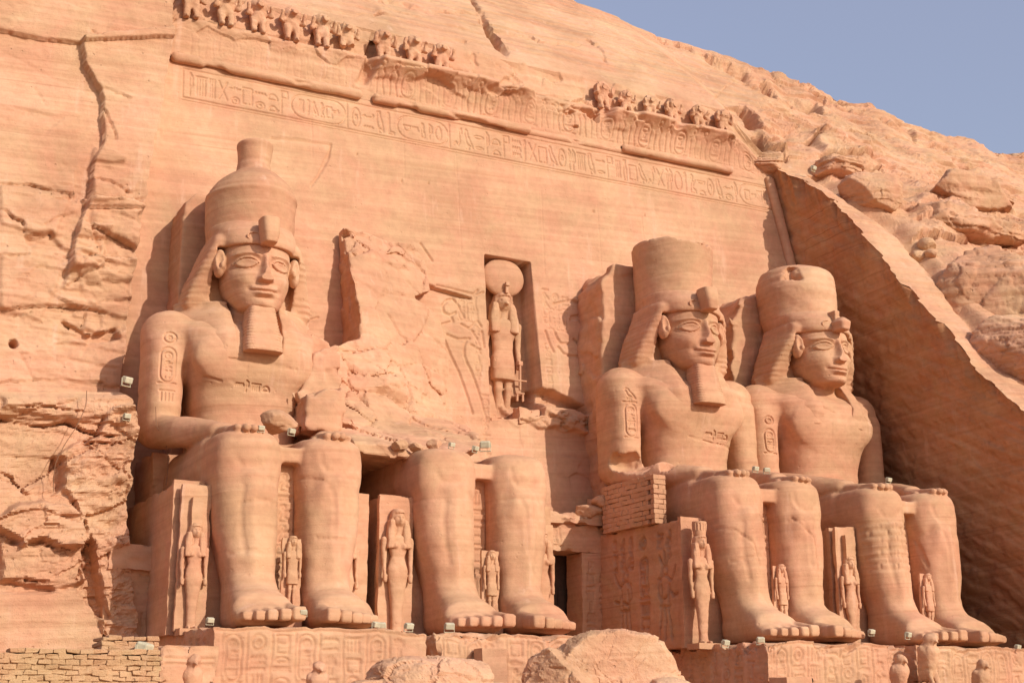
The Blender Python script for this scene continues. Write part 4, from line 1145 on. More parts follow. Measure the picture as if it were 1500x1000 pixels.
d = d - .9 * (1 - sstep(4.5, 7.5, np.hypot(px - 20, (py - 503))))
Pl[..., 1] -= d
lc = tag(sheet('left_cliff', Pl, M_ROCK, close_right=4.), kind='structure')
brd = [(180, 560), (196, 576), (199, 600), (203, 618), (200, 645), (192, 668), (194, 700), (188, 720), (187, 790), (192, 830), (197, 870), (199, 930), (203, 1060)]
LY = 4.6
bxz = np.array([on_y(*p, LY) for p in brd])[:, [0, 2]][::-1]
zq = axis((-4.6, 9.35, .07))
Xb = np.interp(zq, bxz[:, 1], bxz[:, 0]); Xb = Xb + .10 * fbm(np.stack([Xb, 0 * zq, zq], -1), (1, 1, 1.3), 4, .6, 91)
uu = np.concatenate([[-30., -20., -13, -9, -7.5], -axis((0, 7., .07))[::-1]])
X = Xb[:, None] + uu[None]; Z = zq[:, None] * np.ones((1, len(uu)))
Zt = np.interp(X, [-60, -25.1, -22.3, -20.2, -19], [8.6, 8.6, 8.9, 9.1, 9.2])
Z = -4.6 + (Z + 4.6) / (9.35 + 4.6) * (Zt + 4.6)
Pw = np.stack([X, LY + 0 * X + .05 * Z, Z], -1)
px, py = pix(Pw)
wob = 5 * noise(Pw, 1.1, 92) + 3 * noise(Pw, 2.8, 93)
d = rock_disp(Pw, 94, .25, .16, .05, .06, 1.3, .8, .42)
flat = reg(px, py, [(-100, 872), (60, 868), (110, 862), (128, 885), (150, 905), (148, 960), (-100, 960)], 3, wob * .5)
d = d * (1 - .75 * flat) + .35 * flat
d = d + .8 * reg(px, py, [(-40, 765), (0, 755), (18, 742), (60, 733), (105, 742), (125, 765), (128, 800), (90, 803), (60, 790), (30, 798), (8, 780)], 4, wob)
d = d + .45 * reg(px, py, [(0, 800), (125, 800), (122, 850), (80, 865), (0, 850)], 4, wob)
strip = reg(px, py, [(108, 650), (140, 640), (160, 600), (240, 590), (240, 960), (152, 950), (140, 900), (120, 850), (132, 800), (105, 735), (92, 715), (98, 690), (84, 670)], 3, wob)
d = d + .35 * strip * (1 + .6 * fbm(Pw, (.9, .9, 1.4), 4, .6, 96))
d = d - .9 * reg(px, py, [(118, 800), (132, 790), (142, 840), (150, 880), (160, 905), (140, 905), (124, 860)], 3, wob * .6)
d = d - .5 * reg(px, py, [(78, 668), (92, 672), (92, 705), (82, 725), (74, 700)], 3, wob * .6)
d = d + .3 * reg(px, py, [(0, 565), (200, 565), (200, 600), (120, 615), (0, 600)], 4, wob)
for pts, dep, w in (([(0, 612), (30, 618), (70, 625), (98, 616), (130, 632), (165, 640)], .3, 2.6), ([(0, 690), (20, 700), (36, 725)], .2, 2), ([(108, 736), (118, 760), (124, 800)], .5, 3), ([(10, 598), (60, 596), (120, 604)], .15, 1.8), ([(150, 905), (148, 945)], .25, 2),
                    ([(125, 800), (110, 850)], .2, 2.4), ([(65, 800), (100, 805), (124, 800)], .25, 2), ([(20, 850), (66, 852)], .2, 2.2), ([(150, 615), (140, 640), (120, 648)], .2, 2.), ([(195, 640), (170, 650), (120, 650)], .25, 2), ([(130, 655), (185, 700), (180, 740)], .12, 2)):
    d = d - dep * crk(px, py, pts, w)
d = d * sstep(0, .35, Zt - Z)[...] + .0
Pw[..., 1] -= d
# flat top running back to the upper cliff
topr = [Pw[-1:] + np.array([[[0, k, .03 * k]]]) for k in (.25, .7, 1.5, 2.6, 3.8, 5., 6.5)]
for q in topr: q[..., 2] += .12 * fbm(q, 1.2, 3, .5, 98)
Pw = np.concatenate([Pw] + topr, 0)
tag(sheet('rock_outcrop', Pw, M_ROCK, close_right=6., smooth=False), kind='structure')

# ---------------- doorway of the temple
dw = thing('temple_doorway', 'dark temple doorway between the second and third colossi, under a worn ledge', 'doorway', (0, 8, 0))
def part_block(name, ext, mat, parent, off, **k):
    V, F = block_mesh(*ext, **k)
    return mesh_obj(name, V - np.array(off), F, mat, parent)
O = (0, 8, 0)
part_block('jamb', (1.95, 3.6, 8.0, 9.45, -3.2, 4.28), M_WALL, dw, O, amp=.03, seed=5, front=column(2.2, 3.9, .5, 9, RND) + column(2.9, 3.9, .5, 9, RND), chip=.05)
part_block('jamb', (-3.6, -1.75, 8.0, 9.45, -3.2, 4.28), M_WALL, dw, O, amp=.03, seed=6, chip=.05)
part_block('lintel', (-3.62, 3.62, 7.98, 10.6, 4.27, 5.55), M_WALL, dw, O, amp=.05, seed=7, front=cartouche(-1.5, 4.5, .5, .95, ['sun', 'man']) + cartouche(-.6, 4.5, .5, .95, ['sun', 'reed']) + cartouche(.3, 4.5, .5, .95, ['sun', 'god']), chip=.12)
part_block('ledge', (-3.8, 3.9, 7.65, 10.6, 5.54, 6.05), M_WALL, dw, O, amp=.06, seed=8, chip=.3)
boxes('door', [((.1, 1.75, .8), (3.2, .05, 4.2), 0)] + [((-1.6 + .42 * k, 1.66, .4), (.17, .03, 2.2), 0) for k in range(9)] + [((.1, 1.6, 1.35), (1.9, .06, .08), 0), ((.1, 1.6, .55), (1.9, .06, .06), 0)], M_DOOR, dw, .01)  # wide dark sheet behind the bars stands in for the unlit interior

# ---------------- pedestals under the colossi
def ped_segs(x0, x1, z1, seed):
    r = random.Random(seed); out = [[(x0 + .1, z1 - .12), (x1 - .1, z1 - .12)]]
    x = x0 + .35
    while x < x1 - .6:
        w = .62
        out.append([(x - .07, z1 - .12), (x - .07, z1 - 2.4)])
        if r.random() < .3: out += cartouche(x + .05, z1 - 1.75, w - .1, 1.5, ['sun', 'man', 'water3', 'comb'])
        else: out += column(x, z1 - .18, w, 4, r)
        x += .84
    return out
def side_segs(y0, y1, z1, seed):
    r = random.Random(seed); out = []
    x = y0 + .4
    while x < y1 - .7:
        out += column(x, z1 - .25, .6, 4, r); x += .85
    return out
notch = lambda a, b, dep: (lambda X, Y: -dep * ((X > a) & (X < b)))
PEDS = [(-18.75, -11.2, 'inscribed stone pedestal under the leftmost colossus with a clean left front corner', 100, .10),
        (-10.85, -3.3, 'chipped stone pedestal under the broken second colossus beside the doorway', 101, .28),
        (3.5, 10.7, 'stone pedestal with a broken left corner under the third colossus', 102, .35),
        (11.2, 18.6, 'inscribed stone pedestal under the rightmost colossus', 103, .25)]
for x0, x1, lab, sd, ch in PEDS:
    V, F = block_mesh(x0, x1, -3.85, 9.6, -3.2, -.3, .12, .04, sd, front=ped_segs(x0, x1, -.3, sd), left=side_segs(-3.4, 4, -.3, sd), cdepth=.055, chip=ch, top_fn=lambda X, Y: .12 * noise(np.stack([X, Y, 0 * X], -1), .9, 6))
    tag(mesh_obj('pedestal', V, F, M_WALL, loc=((x0 + x1) / 2, 0, -3.2)), lab, 'pedestal', 'pedestals of the colossi')
tag(block('stone_block', (-21.05, -19.25, -6.2, -3.9, -3.2, -1.05), M_WALL, amp=.04, seed=110, chip=.12, front=[[(-20.9, -1.45), (-19.4, -1.45)], [(-20.9, -1.6), (-19.4, -1.6)]]), 'squared corner block of the terrace wall left of the first pedestal', 'stone block')
tag(block('stone_block', (-.1, 1.0, -9.6, -8.6, -3.2, -1.83), M_WALL, amp=.015, seed=111, chip=.03), 'smooth low block at the bottom edge beside the visitor', 'stone block')
tag(block('stone_block', (-9.4, -8.4, -4.6, -3.88, -3.2, -.85), M_WALL, amp=.02, seed=112, chip=.05), 'smooth repaired block set against the second pedestal', 'stone block')

# small cornice-topped wall between cliff and first throne
sw = thing('side_chapel_wall', 'small wall with worn cornice squeezed between the left cliff and the first throne', 'wall', (-19.2, 4.6, -.5))
O = (-19.2, 4.6, -.5)
part_block('wall', (-20.6, -18.35, 4.7, 9, -3.1, 2.2), M_STAT, sw, O, amp=.04, seed=120, front=[[(-19.3, 2.0), (-18.5, 2.0)], [(-19.15, .6), (-19.15, -1)]])
part_block('cornice', (-20.6, -18.2, 4.45, 9, 2.19, 3.15), M_STAT, sw, O, amp=.07, seed=121, chip=.15)

# ---------------- mud brick walls, lower left
def brickwall(name, x0, x1, y0, y1, z0, z1, bl, bh, mat, seed, parent=None, jit=.02, drop=.15, off=(0, 0, 0)):
    rs = random.Random(seed); it = []
    z = z0; row = 0
    nrow = int(round((z1 - z0) / bh))
    for r_ in range(nrow):
        x = x0 - (bl / 2 if r_ % 2 else 0)
        while x < x1:
            a, b = max(x, x0), min(x + bl, x1)
            if b - a > .08 and not (r_ == nrow - 1 and rs.random() < drop):
                it.append((((a + b) / 2 - off[0], (y0 + y1) / 2 + rs.uniform(-.03, .03) - off[1], z0 + (r_ + .5) * bh - off[2]), ((b - a) / 2 - .004, (y1 - y0) / 2, bh / 2 - .003), rs.uniform(-.01, .01)))
            x += bl
    it.append((((x0 + x1) / 2 - off[0], (y0 + y1) / 2 - off[1], (z0 + z1 - bh) / 2 - off[2]), ((x1 - x0) / 2 - .05, (y1 - y0) / 2 - .04, (z1 - z0 - bh) / 2 - .02), 0))
    return boxes(name, it, mat, parent, .03, jit, seed)
bw = brickwall('brick_wall', -36, -21.9, -10, -9, -3.2, -1.42, .36, .14, M_BRICK, 3)
tag(bw, 'low ochre mud brick wall along the bottom left corner', 'brick wall')
bw = brickwall('brick_wall', -23.35, -21.75, -8.95, -7.6, -3.2, -1.0, .36, .14, M_BRICK, 4, drop=.3)
tag(bw, 'short higher stub of ochre mud brick behind the low wall, left of the corner block', 'brick wall')

# ---------------- boulders: fallen pieces in front
def rock_cluster(name, c, parts, mat, seed, h=.055, amp=.13):
    """one boulder built of several broken faces meeting in sharp creases"""
    rs = np.random.RandomState(seed)
    P = np.array([p[0] for p in parts]); Rr = np.array([p[1] for p in parts])
    lo, hi = (P - Rr * 1.1).min(0) - .2, (P + Rr * 1.1).max(0) + .2
    v = Vol(axis((lo[0], hi[0], h)), axis((lo[1], hi[1], h * 1.3)), axis((lo[2], hi[2], h)))
    for (o_, r_, rz, ncut) in parts:
        planes = []
        for k in range(ncut):
            d = rs.normal(size=3); d /= np.linalg.norm(d); planes.append((d, (.62 + .25 * rs.rand()) * np.linalg.norm(d * np.array(r_))))
        f0 = sell(r_, 2.8); cs, sn = math.cos(rz), math.sin(rz)
        def f(X, Y, Z, o_=o_, f0=f0, planes=planes, cs=cs, sn=sn):
            x, y, z = X - o_[0], Y - o_[1], Z - o_[2]; x, y = x * cs + y * sn, -x * sn + y * cs
            d = f0(x, y, z)
            for n_, q in planes: d = np.maximum(d, x * n_[0] + y * n_[1] + z * n_[2] - q)
            return d
        v.add(f, [(-99, 99)] * 3, .03)
    V, F = v.mesh(); V = V.astype(float); W = V + np.array(c)
    e = .02
    hc, jc = cells(W, (.75, .75, 1.1), seed); h2, j2 = cells(W, (2.2, 2.2, 3.), seed + 1)
    nn = V - P.mean(0); nn /= np.linalg.norm(nn, axis=1)[:, None]
    d = amp * (1.1 * hc + .4 * h2 + .6 * fbm(W, (.9, .9, 1.5), 5, .62, seed) - .5 * (1 - sstep(0, .06, jc)))
    o = mesh_obj(name, V + nn * d[:, None], F, mat, None, False); o.location = c
    return o
for (c, parts, sd, lab) in (
        ((-6.6, -9.0, -2.3), [((-.1, .2, -.1), (2.35, 1.8, 2.0), .1, 5), ((-2.2, -.1, -.25), (1.25, 1.5, 1.55), -.3, 5), ((1.4, -.9, -.9), (1.7, 1.3, 1.3), .3, 5)], 15, 'largest fallen boulder, angular and split down its face, in front of the doorway'),
        ((-13.0, -8.6, -2.75), [((0, 0, 0), (2.3, 1.5, 1.4), .0, 6), ((-1.7, -.3, -.3), (1.5, 1.3, 1.0), .2, 5), ((1.8, .1, -.35), (1.7, 1.3, 1.0), -.2, 5)], 8, 'broad low fallen boulder in front of the gap between the first two pedestals'),
        ((-10.4, -9.5, -3.0), [((0, 0, 0), (1.0, 1., .75), .0, 6), ((.8, 0, -.1), (.8, .8, .6), .4, 5)], 9, 'low pale stone between the two big fallen boulders')):
    tag(rock_cluster('boulder', c, parts, M_ROCK, sd), lab, 'boulder', 'fallen boulders before the colossi')
# boulders on the hill edge
_hp = Ph[:, :200].reshape(-1, 3); _hx, _hy = pix(_hp)
for px_, py_, r, sd, lab in ((1355, 360, (.5, .5, .4), 21, 'small round boulder caught in the crack above the return wall, upper of two'),
                                (1340, 376, (.45, .5, .32), 22, 'small boulder lodged lowest in the crack beside the dressed slope'),
                                (1236, 252, (1.3, .8, .5), 23, 'angular fallen slab at the top end of the hill crack'),
                                (1268, 246, (.55, .6, .5), 24, 'squarish block right of the angular slab on the hill edge'),
                                (1362, 372, (.4, .4, .25), 25, 'flat stone jammed under the overhanging layered rock')):
    p = _hp[np.argmin(np.hypot(_hx - px_, _hy - py_))] + np.array([0, -.1, 0])
    o = rock_lump('boulder', tuple(p), r, M_ROCK, seed=sd, cuts=8, n=36, amp=.05)
    tag(o, lab, 'boulder', 'boulders on the hill edge')
for (x0, y0, r, sd, lab, lay, tl, p_, fl) in (
        (1400, 330, (3.6, 2.6, 1.05), 31, 'long layered slab of rock overhanging the crack above the return wall', .16, (.06, 0), 2.6, .8),
        (1450, 346, (2.3, 2.2, .55), 32, 'thin layered tongue of rock under the long layered slab', .12, (.06, 0), 2.6, .85),
        (1412, 288, (3.6, 2.6, 1.15), 33, 'rounded bulging rock resting on top of the long layered slab', .05, (.1, 0), 2.4, .72),
        (1283, 285, (2.0, 2.0, 1.35), 34, 'smooth rounded boulder between the angular slab and the bulging rock', .02, (0, 0), 2.6, .68),
        (1228, 222, (1.9, 1.8, .8), 35, 'cluster of flat cracked stones at the top corner of the return wall', .14, (.05, 0), 2.6, .8),
        (1212, 198, (1.2, 1.3, .5), 36, 'flat capstone on the cluster at the top corner of the return wall', .08, (.05, 0), 2.8, .8),
        (1470, 440, (3.9, 3.2, 3.0), 37, 'biggest bulging rock mass at the right edge, below the layered slabs', .07, (.05, .0), 2.5, .74),
        (1425, 402, (1.5, 1.4, 1.3), 38, 'knobbly rock at the left end of the biggest mass', .04, (0, 0), 2.2, .7),
        (1455, 268, (1.2, 1.2, .7), 39, 'small layered block perched above the bulging rock', .12, (.05, 0), 3., .85),
        (1130, 215, (1.1, 1., .8), 40, 'cracked block just left of the top corner of the return wall', .08, (0, 0), 3., .75),
        (1500, 520, (2.6, 2.4, 2.2), 41, 'lower rock mass at the right edge beside the deep crack', .06, (.05, 0), 2.5, .74)):
    p = _hp[np.argmin(np.hypot(_hx - x0, _hy - y0))] + np.array([0, .12 * r[1], -.1])
    o = rock_lump('boulder', tuple(p), r, M_ROCK, seed=sd, cuts=14, n=84, amp=.05, flat=fl - .08, lay=lay * 1.7 + .04, p=p_ + .5, tilt=tl)
    tag(o, lab, 'boulder', 'boulders on the hill edge')
def on_hill(x, y): return _hp[np.argmin(np.hypot(_hx - x, _hy - y))]
# ------------------------------------------------------------------ colossi assembled
def carve_body(o, rects, width=.06, depth=.07, soft=.03, cuts=2):
    """engrave strokes (x,z) on the front faces of a finished mesh, refining it there"""
    import bmesh
    me = o.data; bm = bmesh.new(); bm.from_mesh(me)
    allsegs = []
    for (x0, x1, z0, z1, segs) in rects:
        fs = [f for f in bm.faces if x0 < f.calc_center_median().x < x1 and z0 < f.calc_center_median().z < z1 and f.normal.y < -.25]
        es = set(e for f in fs for e in f.edges)
        if cuts: bmesh.ops.subdivide_edges(bm, edges=list(es), cuts=cuts, use_grid_fill=True)
        allsegs += segs
    bm.to_mesh(me); bm.free()
    n = len(me.vertices); co = np.empty(n * 3, np.float32); me.vertices.foreach_get('co', co); co = co.reshape(-1, 3)
    no = np.empty(n * 3, np.float32); me.vertices.foreach_get('normal', no); no = no.reshape(-1, 3)
    for (x0, x1, z0, z1, segs) in rects:
        m = (co[:, 0] > x0) & (co[:, 0] < x1) & (co[:, 2] > z0) & (co[:, 2] < z1) & (no[:, 1] < -.15)
        a, b = co[m, 0].astype(float), co[m, 2].astype(float)
        D = np.full(a.shape, 9.)
        for pl in segs: D = np.minimum(D, seg_dist(a, b, pl))
        co[m] -= no[m] * (depth * (1 - sstep(width * .5, width * .5 + soft, D)))[:, None]
    me.vertices.foreach_set('co', co.ravel()); me.update()
    me.polygons.foreach_set('use_smooth', np.full(len(me.polygons), True))

def leg_lines():
    L = []
    for m in (-1, 1):
        L.append([(m * a, b) for a, b in [(1.0, 6.35), (1.02, 6.0), (1.2, 5.72), (1.6, 5.62), (2.0, 5.7), (2.2, 5.95)]])
        L.append([(m * a, b) for a, b in [(.75, 5.15), (1.0, 5.25), (1.25, 5.15), (1.42, 4.85), (1.47, 4.3), (1.46, 3.2)]])
        L.append([(m * a, b) for a, b in [(1.95, 4.9), (2.05, 4.2), (2.0, 3.3), (1.85, 2.5)]])
    return L
LEGR = (-2.6, 2.6, 2.4, 6.5, leg_lines())
full_vol = body_volume(True)
legs_vol = body_volume(False)
nem_VF = nemes_volume().mesh()
def brk(seed, amp=.35, s=(.9, .9, .9)):
    """roughness field for broken surfaces"""
    def f(X, Y, Z):
        P = np.stack(np.broadcast_arrays(X, Y, Z), -1).astype(float)
        return amp * fbm(P, s, 3, .55, seed) + amp * .6 * cells(P, (1.1, 1.1, 1.4), seed)[0]
    return f
def traced(i, Y, lines):
    return [[tuple((on_y(x, y, Y) - np.array([SX[i], 0, -.05]))[[0, 2]]) for x, y in l] for l in lines]
SX = [-15.05, -7.05, 6.95, 15.05]
def throne(c, seed, parent, left_segs=None, low=False):
    front = [[(-4.05, 4.9), (-2.9, 4.9)], [(2.9, 4.9), (4.05, 4.9)]]
    V, F = block_mesh(-3.95, 3.4, 1.15, 9.6, -.32, 5.15, .12, .04, seed, left=left_segs, cdepth=.13, cwidth=.10, chip=.07)
    o = mesh_obj('throne', V, F, M_STAT, parent)
    # raised frame along the front edge of the side panel
    V, F = block_mesh(-4.08, -3.0, 1.02, 1.25, -.32, 5.22, .08, .03, seed + 1)
    mesh_obj('front_post', V, F, M_STAT, o)
    V, F = block_mesh(2.5, 3.5, 1.02, 1.25, -.32, 5.22, .08, .03, seed + 2)
    mesh_obj('front_post', V, F, M_STAT, o)
    V, F = block_mesh(-3.6, 3.6, 6.6, 9.9, 5.1, 7.2, .14, .05, seed + 3, chip=.2)
    mesh_obj('seat_back', V, F, M_STAT, o)
    return o
def pillar_glyphs(c, parent, seed):
    r = random.Random(seed)
    segs = column(-.36, 5.75, .72, 8, r) + [[(-.42, 5.9), (-.42, 1)], [(.42, 5.9), (.42, 1)]]
    V, F = block_mesh(-.62, .62, .72, 1.6, -.1, 6.05, .1, .01, seed, front=segs, cdepth=.07, cwidth=.06)
    return mesh_obj('inscribed_pillar', V, F, M_STAT, parent)
SX = [-15.05, -7.05, 6.95, 15.05]
def relief_side(seed, figures=True):
    r = random.Random(seed); s = []
    # y runs front (1.2) to back (7); two bound figures and a plant knot, plus signs above
    for (y0, m) in ((5.9, 1), (2.6, -1)):
        f = [circ(0, 3.05, .22, 10), [(-.2, 3.2), (-.3, 2.6)], [(0, 3.3), (.05, 3.9)], [(-.15, 3.28), (-.35, 3.7)], [(.15, 3.28), (.3, 3.75)],
             [(-.12, 2.82), (-.5, 2.65), (-.55, 2.1), (-.3, 1.75), (.1, 1.9)], [(.12, 2.82), (.45, 2.6), (.75, 2.9), (.9, 3.2)], [(-.3, 2.4), (-.28, 1.6), (-.5, .1)], [(.3, 2.4), (.25, 1.6), (.45, .1)],
             [(-.35, 1.5), (.4, 1.5)], [(0, 1.4), (-.05, .1)], [(.3, 2.35), (.6, 1.9), (.95, 2.0)]]
        s += [[(y0 + m * a, b) for a, b in pl] for pl in f]
    s += cartouche(3.95, 2.0, .62, 1.75, ['sun', 'man', 'reed', 'comb'])
    s += put('house', 3.9, .6, .7, .6) + put('comb', 3.9, 1.25, .7, .5) + put('sun', 4.0, 4.1, .6, .6)
    s += column(2.0, 4.8, .45, 3, r) + column(2.7, 4.8, .45, 2, r) + column(5.1, 4.8, .45, 3, r) + column(5.8, 4.8, .45, 3, r) + column(6.5, 4.8, .45, 4, r)
    return s
MAT = M_STAT
W0 = lambda i: (SX[i], 0, -.05)

# 1: leftmost, double crown, its left-hand (viewer's right) arm broken
t = thing('seated_colossus', 'intact leftmost colossus wearing the tall double crown, one arm broken away', 'colossus', W0(0))
v = full_vol.copy()
b1 = brk(301, .25)
v.sub(lambda X, Y, Z: np.maximum(np.maximum(2.75 - X, 9.6 - Z), Y - 7.6) + b1(X, Y, Z) * .5, [(2.0, 4.7), (3.5, 8.2), (9, 14)], .12)
V, F = v.mesh(); body = finish(V, F, 'body', MAT, t, 1)
cart = [cartouche(-3.75, 9.9, .62, 1.45, ['sun', 'man', 'reeds']), put('sun', -3.72, 11.5, .6, .55), put('comb', -3.72, 9.1, .6, .5),
        put('water', -.9, 9.75, .35, .3), put('reed', -.5, 9.65, .2, .42), put('comb', -.2, 9.7, .35, .3), put('loaf', .25, 9.7, .3, .3)]
sg = [pl for c in cart for pl in c]
carve_body(body, [LEGR], .04, .03, .14, 0)
carve_body(body, [(-4.2, -2.9, 8.9, 12.2, sg), (-1.1, .8, 9.5, 10.2, sg)], .05, .06)
crown_n = crown_volume('double').mesh(); finish(*crown_n, 'crown', MAT, t, 3, .035)
finish(*nem_VF, 'headcloth', MAT, t, 2, .03)
finish(*beard_volume().mesh(), 'beard', MAT, t, 4, .02)
finish(*uraeus_volume().mesh(), 'cobra_emblem', MAT, t, 5, .015)
throne(0, 130, t); pillar_glyphs(0, t, 11)

carve_body(body, [(-4.4, 3.6, .9, 12.6, traced(0, .1, [[(345, 740), (375, 735), (405, 742)], [(330, 812), (352, 808), (372, 815)], [(440, 700), (470, 708)], [(350, 845), (380, 848)], [(455, 790), (500, 796)]]) + traced(0, 5.2, [[(330, 528), (372, 536), (430, 545)], [(430, 470), (415, 510), (445, 520)], [(300, 552), (322, 560)]]))], .03, .05, .05, 0)
# 2: only legs, lap and a scar of back pillar remain
t = thing('broken_colossus', 'second colossus broken off above the knees, only legs and a rough lap left', 'colossus', W0(1))
V, F = legs_vol.copy().mesh(); body = finish(V, F, 'legs', MAT, t, 7); carve_body(body, [LEGR], .04, .03, .14, 0)
throne(0, 140, t); pillar_glyphs(0, t, 12)
C2 = np.array(W0(1))
def prism_pts(pts): return [tuple((on_y(x, y, Y) - C2)[[0, 2]]) for x, y, Y in pts]
stp = prism_pts([(503, 334, 10.7), (545, 341, 10.7), (574, 350, 10.7), (612, 352, 10.7), (630, 385, 10.7), (632, 402, 10.6), (634, 425, 10.3), (600, 436, 10.4), (650, 455, 10.), (672, 520, 9.3), (695, 590, 7.2), (710, 640, 4.6), (702, 662, 1.8), (600, 668, .8), (520, 660, 1.), (470, 610, 5), (458, 560, 7.), (470, 515, 7.8), (532, 497, 8.0), (522, 450, 9.), (508, 395, 10.3)])
sv = Vol(axis((-6.8, 5.5, .09)), axis((-.8, 11.4, .10)), axis((6.2, 19.6, .09)))
def stump(X, Y, Z):
    P = np.stack(np.broadcast_arrays(X, Y, Z), -1).astype(float)
    x2, z2 = np.broadcast_arrays(X[:, 0, :], Z[:, 0, :])
    sd = poly_sd(x2.astype(float), z2.astype(float), stp)[:, None, :]
    zz = Z[0, 0, :]
    yf = np.interp(zz, [6.5, 7.2, 7.7, 8.3, 9.3, 10.8, 12.5, 15, 19], [1.2, 1.3, 2.4, 4.2, 5.8, 7.0, 7.7, 8.5, 10.7])[None, None, :]
    wy = 9.195 + .12 * Z
    yf = wy - (wy - yf) * (1 - .93 * np.clip((X + 1.6) / 5.2, 0, 1) * sstep(8.5, 11., Z))
    low = sstep(13.8, 11., Z)
    r1 = fbm(P, (.35, .35, .45), 3, .5, 311); h, j = cells(P, (.42, .42, .5), 312); h2, j2 = cells(P, (1.2, 1.2, 1.5), 313)
    rough = (.28 + .8 * low) * (.45 * r1 + .55 * h + .16 * h2 - .25 * (1 - sstep(0, .08, j)))
    top = sstep(17.6, 18.4, Z); rough = rough + top * (.25 * h2 + .3 * h)
    return np.maximum(sd + .12 * r1 + .1 * h2, yf - Y - rough) * .8
sv.add(stump, [(-99, 99)] * 3, .01)
V, F = sv.mesh(); finish(V, F, 'broken_torso', M_WALL, t, 8, .03, None, False)
C1 = np.array(W0(0))

# 3: third, red crown
t = thing('seated_colossus', 'third colossus, flat-topped crown and full square beard, standing just right of the doorway', 'colossus', W0(2))
v = full_vol.copy(); b3 = brk(303, .25)
# chipped left forearm
v.sub(lambda X, Y, Z: ell((-3.7, 5.2, 8.35), (1.0, 1.6, .6))(X, Y, Z) + b3(X, Y, Z) * .8, [(-4.7, -2.5), (3, 7.5), (7.4, 9.2)], .08)
v.sub(lambda X, Y, Z: ell((-2.7, 3.6, 7.9), (.7, .5, .5))(X, Y, Z) + b3(X, Y, Z) * .6, [(-3.9, -1.8), (2.5, 5), (7., 8.8)], .05)
V, F = v.mesh(); body = finish(V, F, 'body', MAT, t, 21)
cart = [cartouche(-3.75, 9.6, .62, 1.6, ['sun', 'man', 'comb', 'water']), put('bird', -3.75, 11.4, .6, .6), put('bolt', -3.8, 11.2, .7, .15), put('water', .1, 9.75, .35, .3), put('reed', .5, 9.65, .2, .42), put('comb', .8, 9.7, .35, .3), put('loaf', 1.2, 9.7, .3, .3)]
sg = [pl for c in cart for pl in c]
carve_body(body, [LEGR], .04, .03, .14, 0)
carve_body(body, [(-4.2, -2.9, 9.3, 12.2, sg), (0, 1.7, 9.5, 10.2, sg)], .05, .06)
cv = crown_volume('red'); cb = brk(304, .22)
cv.sub(lambda X, Y, Z: 19.75 - .12 * X - Z + 1.6 * cb(X, Y, Z), [(-9, 9), (-9, 99), (18.6, 25)], .05)
finish(*cv.mesh(), 'crown', MAT, t, 23, .035)
finish(*nem_VF, 'headcloth', MAT, t, 22, .04)
finish(*beard_volume().mesh(), 'beard', MAT, t, 24, .02)
finish(*uraeus_volume().mesh(), 'cobra_emblem', MAT, t, 25, .015)
throne(0, 150, t, left_segs=relief_side(5)); pillar_glyphs(0, t, 13)
carve_body(body, [(-4.4, 3.6, .9, 12.6, traced(2, .1, [[(1050, 773), (1066, 778), (1088, 800), (1096, 832)], [(1062, 824), (1090, 816), (1128, 815)], [(1150, 760), (1175, 790), (1182, 840)], [(1040, 870), (1052, 890)]]) + traced(2, 5.2, [[(1005, 640), (1040, 650), (1080, 655)]]))], .03, .06, .05, 0)
# 4: rightmost, crown worn, beard gone
t = thing('seated_colossus', 'rightmost colossus without a beard, rounded worn crown, beside the shaded return wall', 'colossus', W0(3))
v = full_vol.copy(); b4 = brk(305, .3)
v.sub(lambda X, Y, Z: ell((0, 4.9, 12.95), (.8, .5, .22))(X, Y, Z) + b4(X, Y, Z) * .3, [(-1, 1), (4, 6), (12.6, 13.4)], .04)
V, F = v.mesh(); body = finish(V, F, 'body', MAT, t, 31, .035)
cart = [cartouche(-3.75, 9.5, .62, 1.2, ['sun', 'house', 'comb']), put('sun', -3.72, 10.9, .6, .5)]
sg = [pl for c in cart for pl in c]
carve_body(body, [LEGR], .04, .03, .14, 0)
carve_body(body, [(-4.2, -2.9, 9.3, 12.2, sg)], .055, .075)
mas = [[(1258 + (r_ % 2) * 3, 768 + 10 * r_), (1295, 765 + 10 * r_), (1332 - r_, 768 + 10 * r_)] for r_ in range(8)] + [[(1262 + 17 * k + 8 * (r_ % 2), 768 + 10 * r_), (1262 + 17 * k + 8 * (r_ % 2), 777 + 10 * r_)] for r_ in range(7) for k in range(4)]
carve_body(body, [(-4.4, 3.6, .9, 12.6, traced(3, .1, mas + [[(1262, 830), (1300, 838)], [(1345, 790), (1352, 830)]]) + traced(3, 5.2, [[(1165, 560), (1200, 600), (1215, 608)], [(1250, 600), (1262, 618), (1288, 622)]]))], .03, .05, .05, 0)
cv = crown_volume('worn')
cv.sub(lambda X, Y, Z: box((-1.9, 5.8, 19.15), (.9, .8, .4), .1)(X, Y, Z) + b4(X, Y, Z) * .5, [(-3, 0), (4.5, 8), (18, 20.4)], .05)
finish(*cv.mesh(), 'crown', MAT, t, 33, .06)
finish(*nem_VF, 'headcloth', MAT, t, 32, .05)
finish(*uraeus_volume(True).mesh(), 'cobra_emblem', MAT, t, 35, .02)
throne(0, 160, t); pillar_glyphs(0, t, 14)

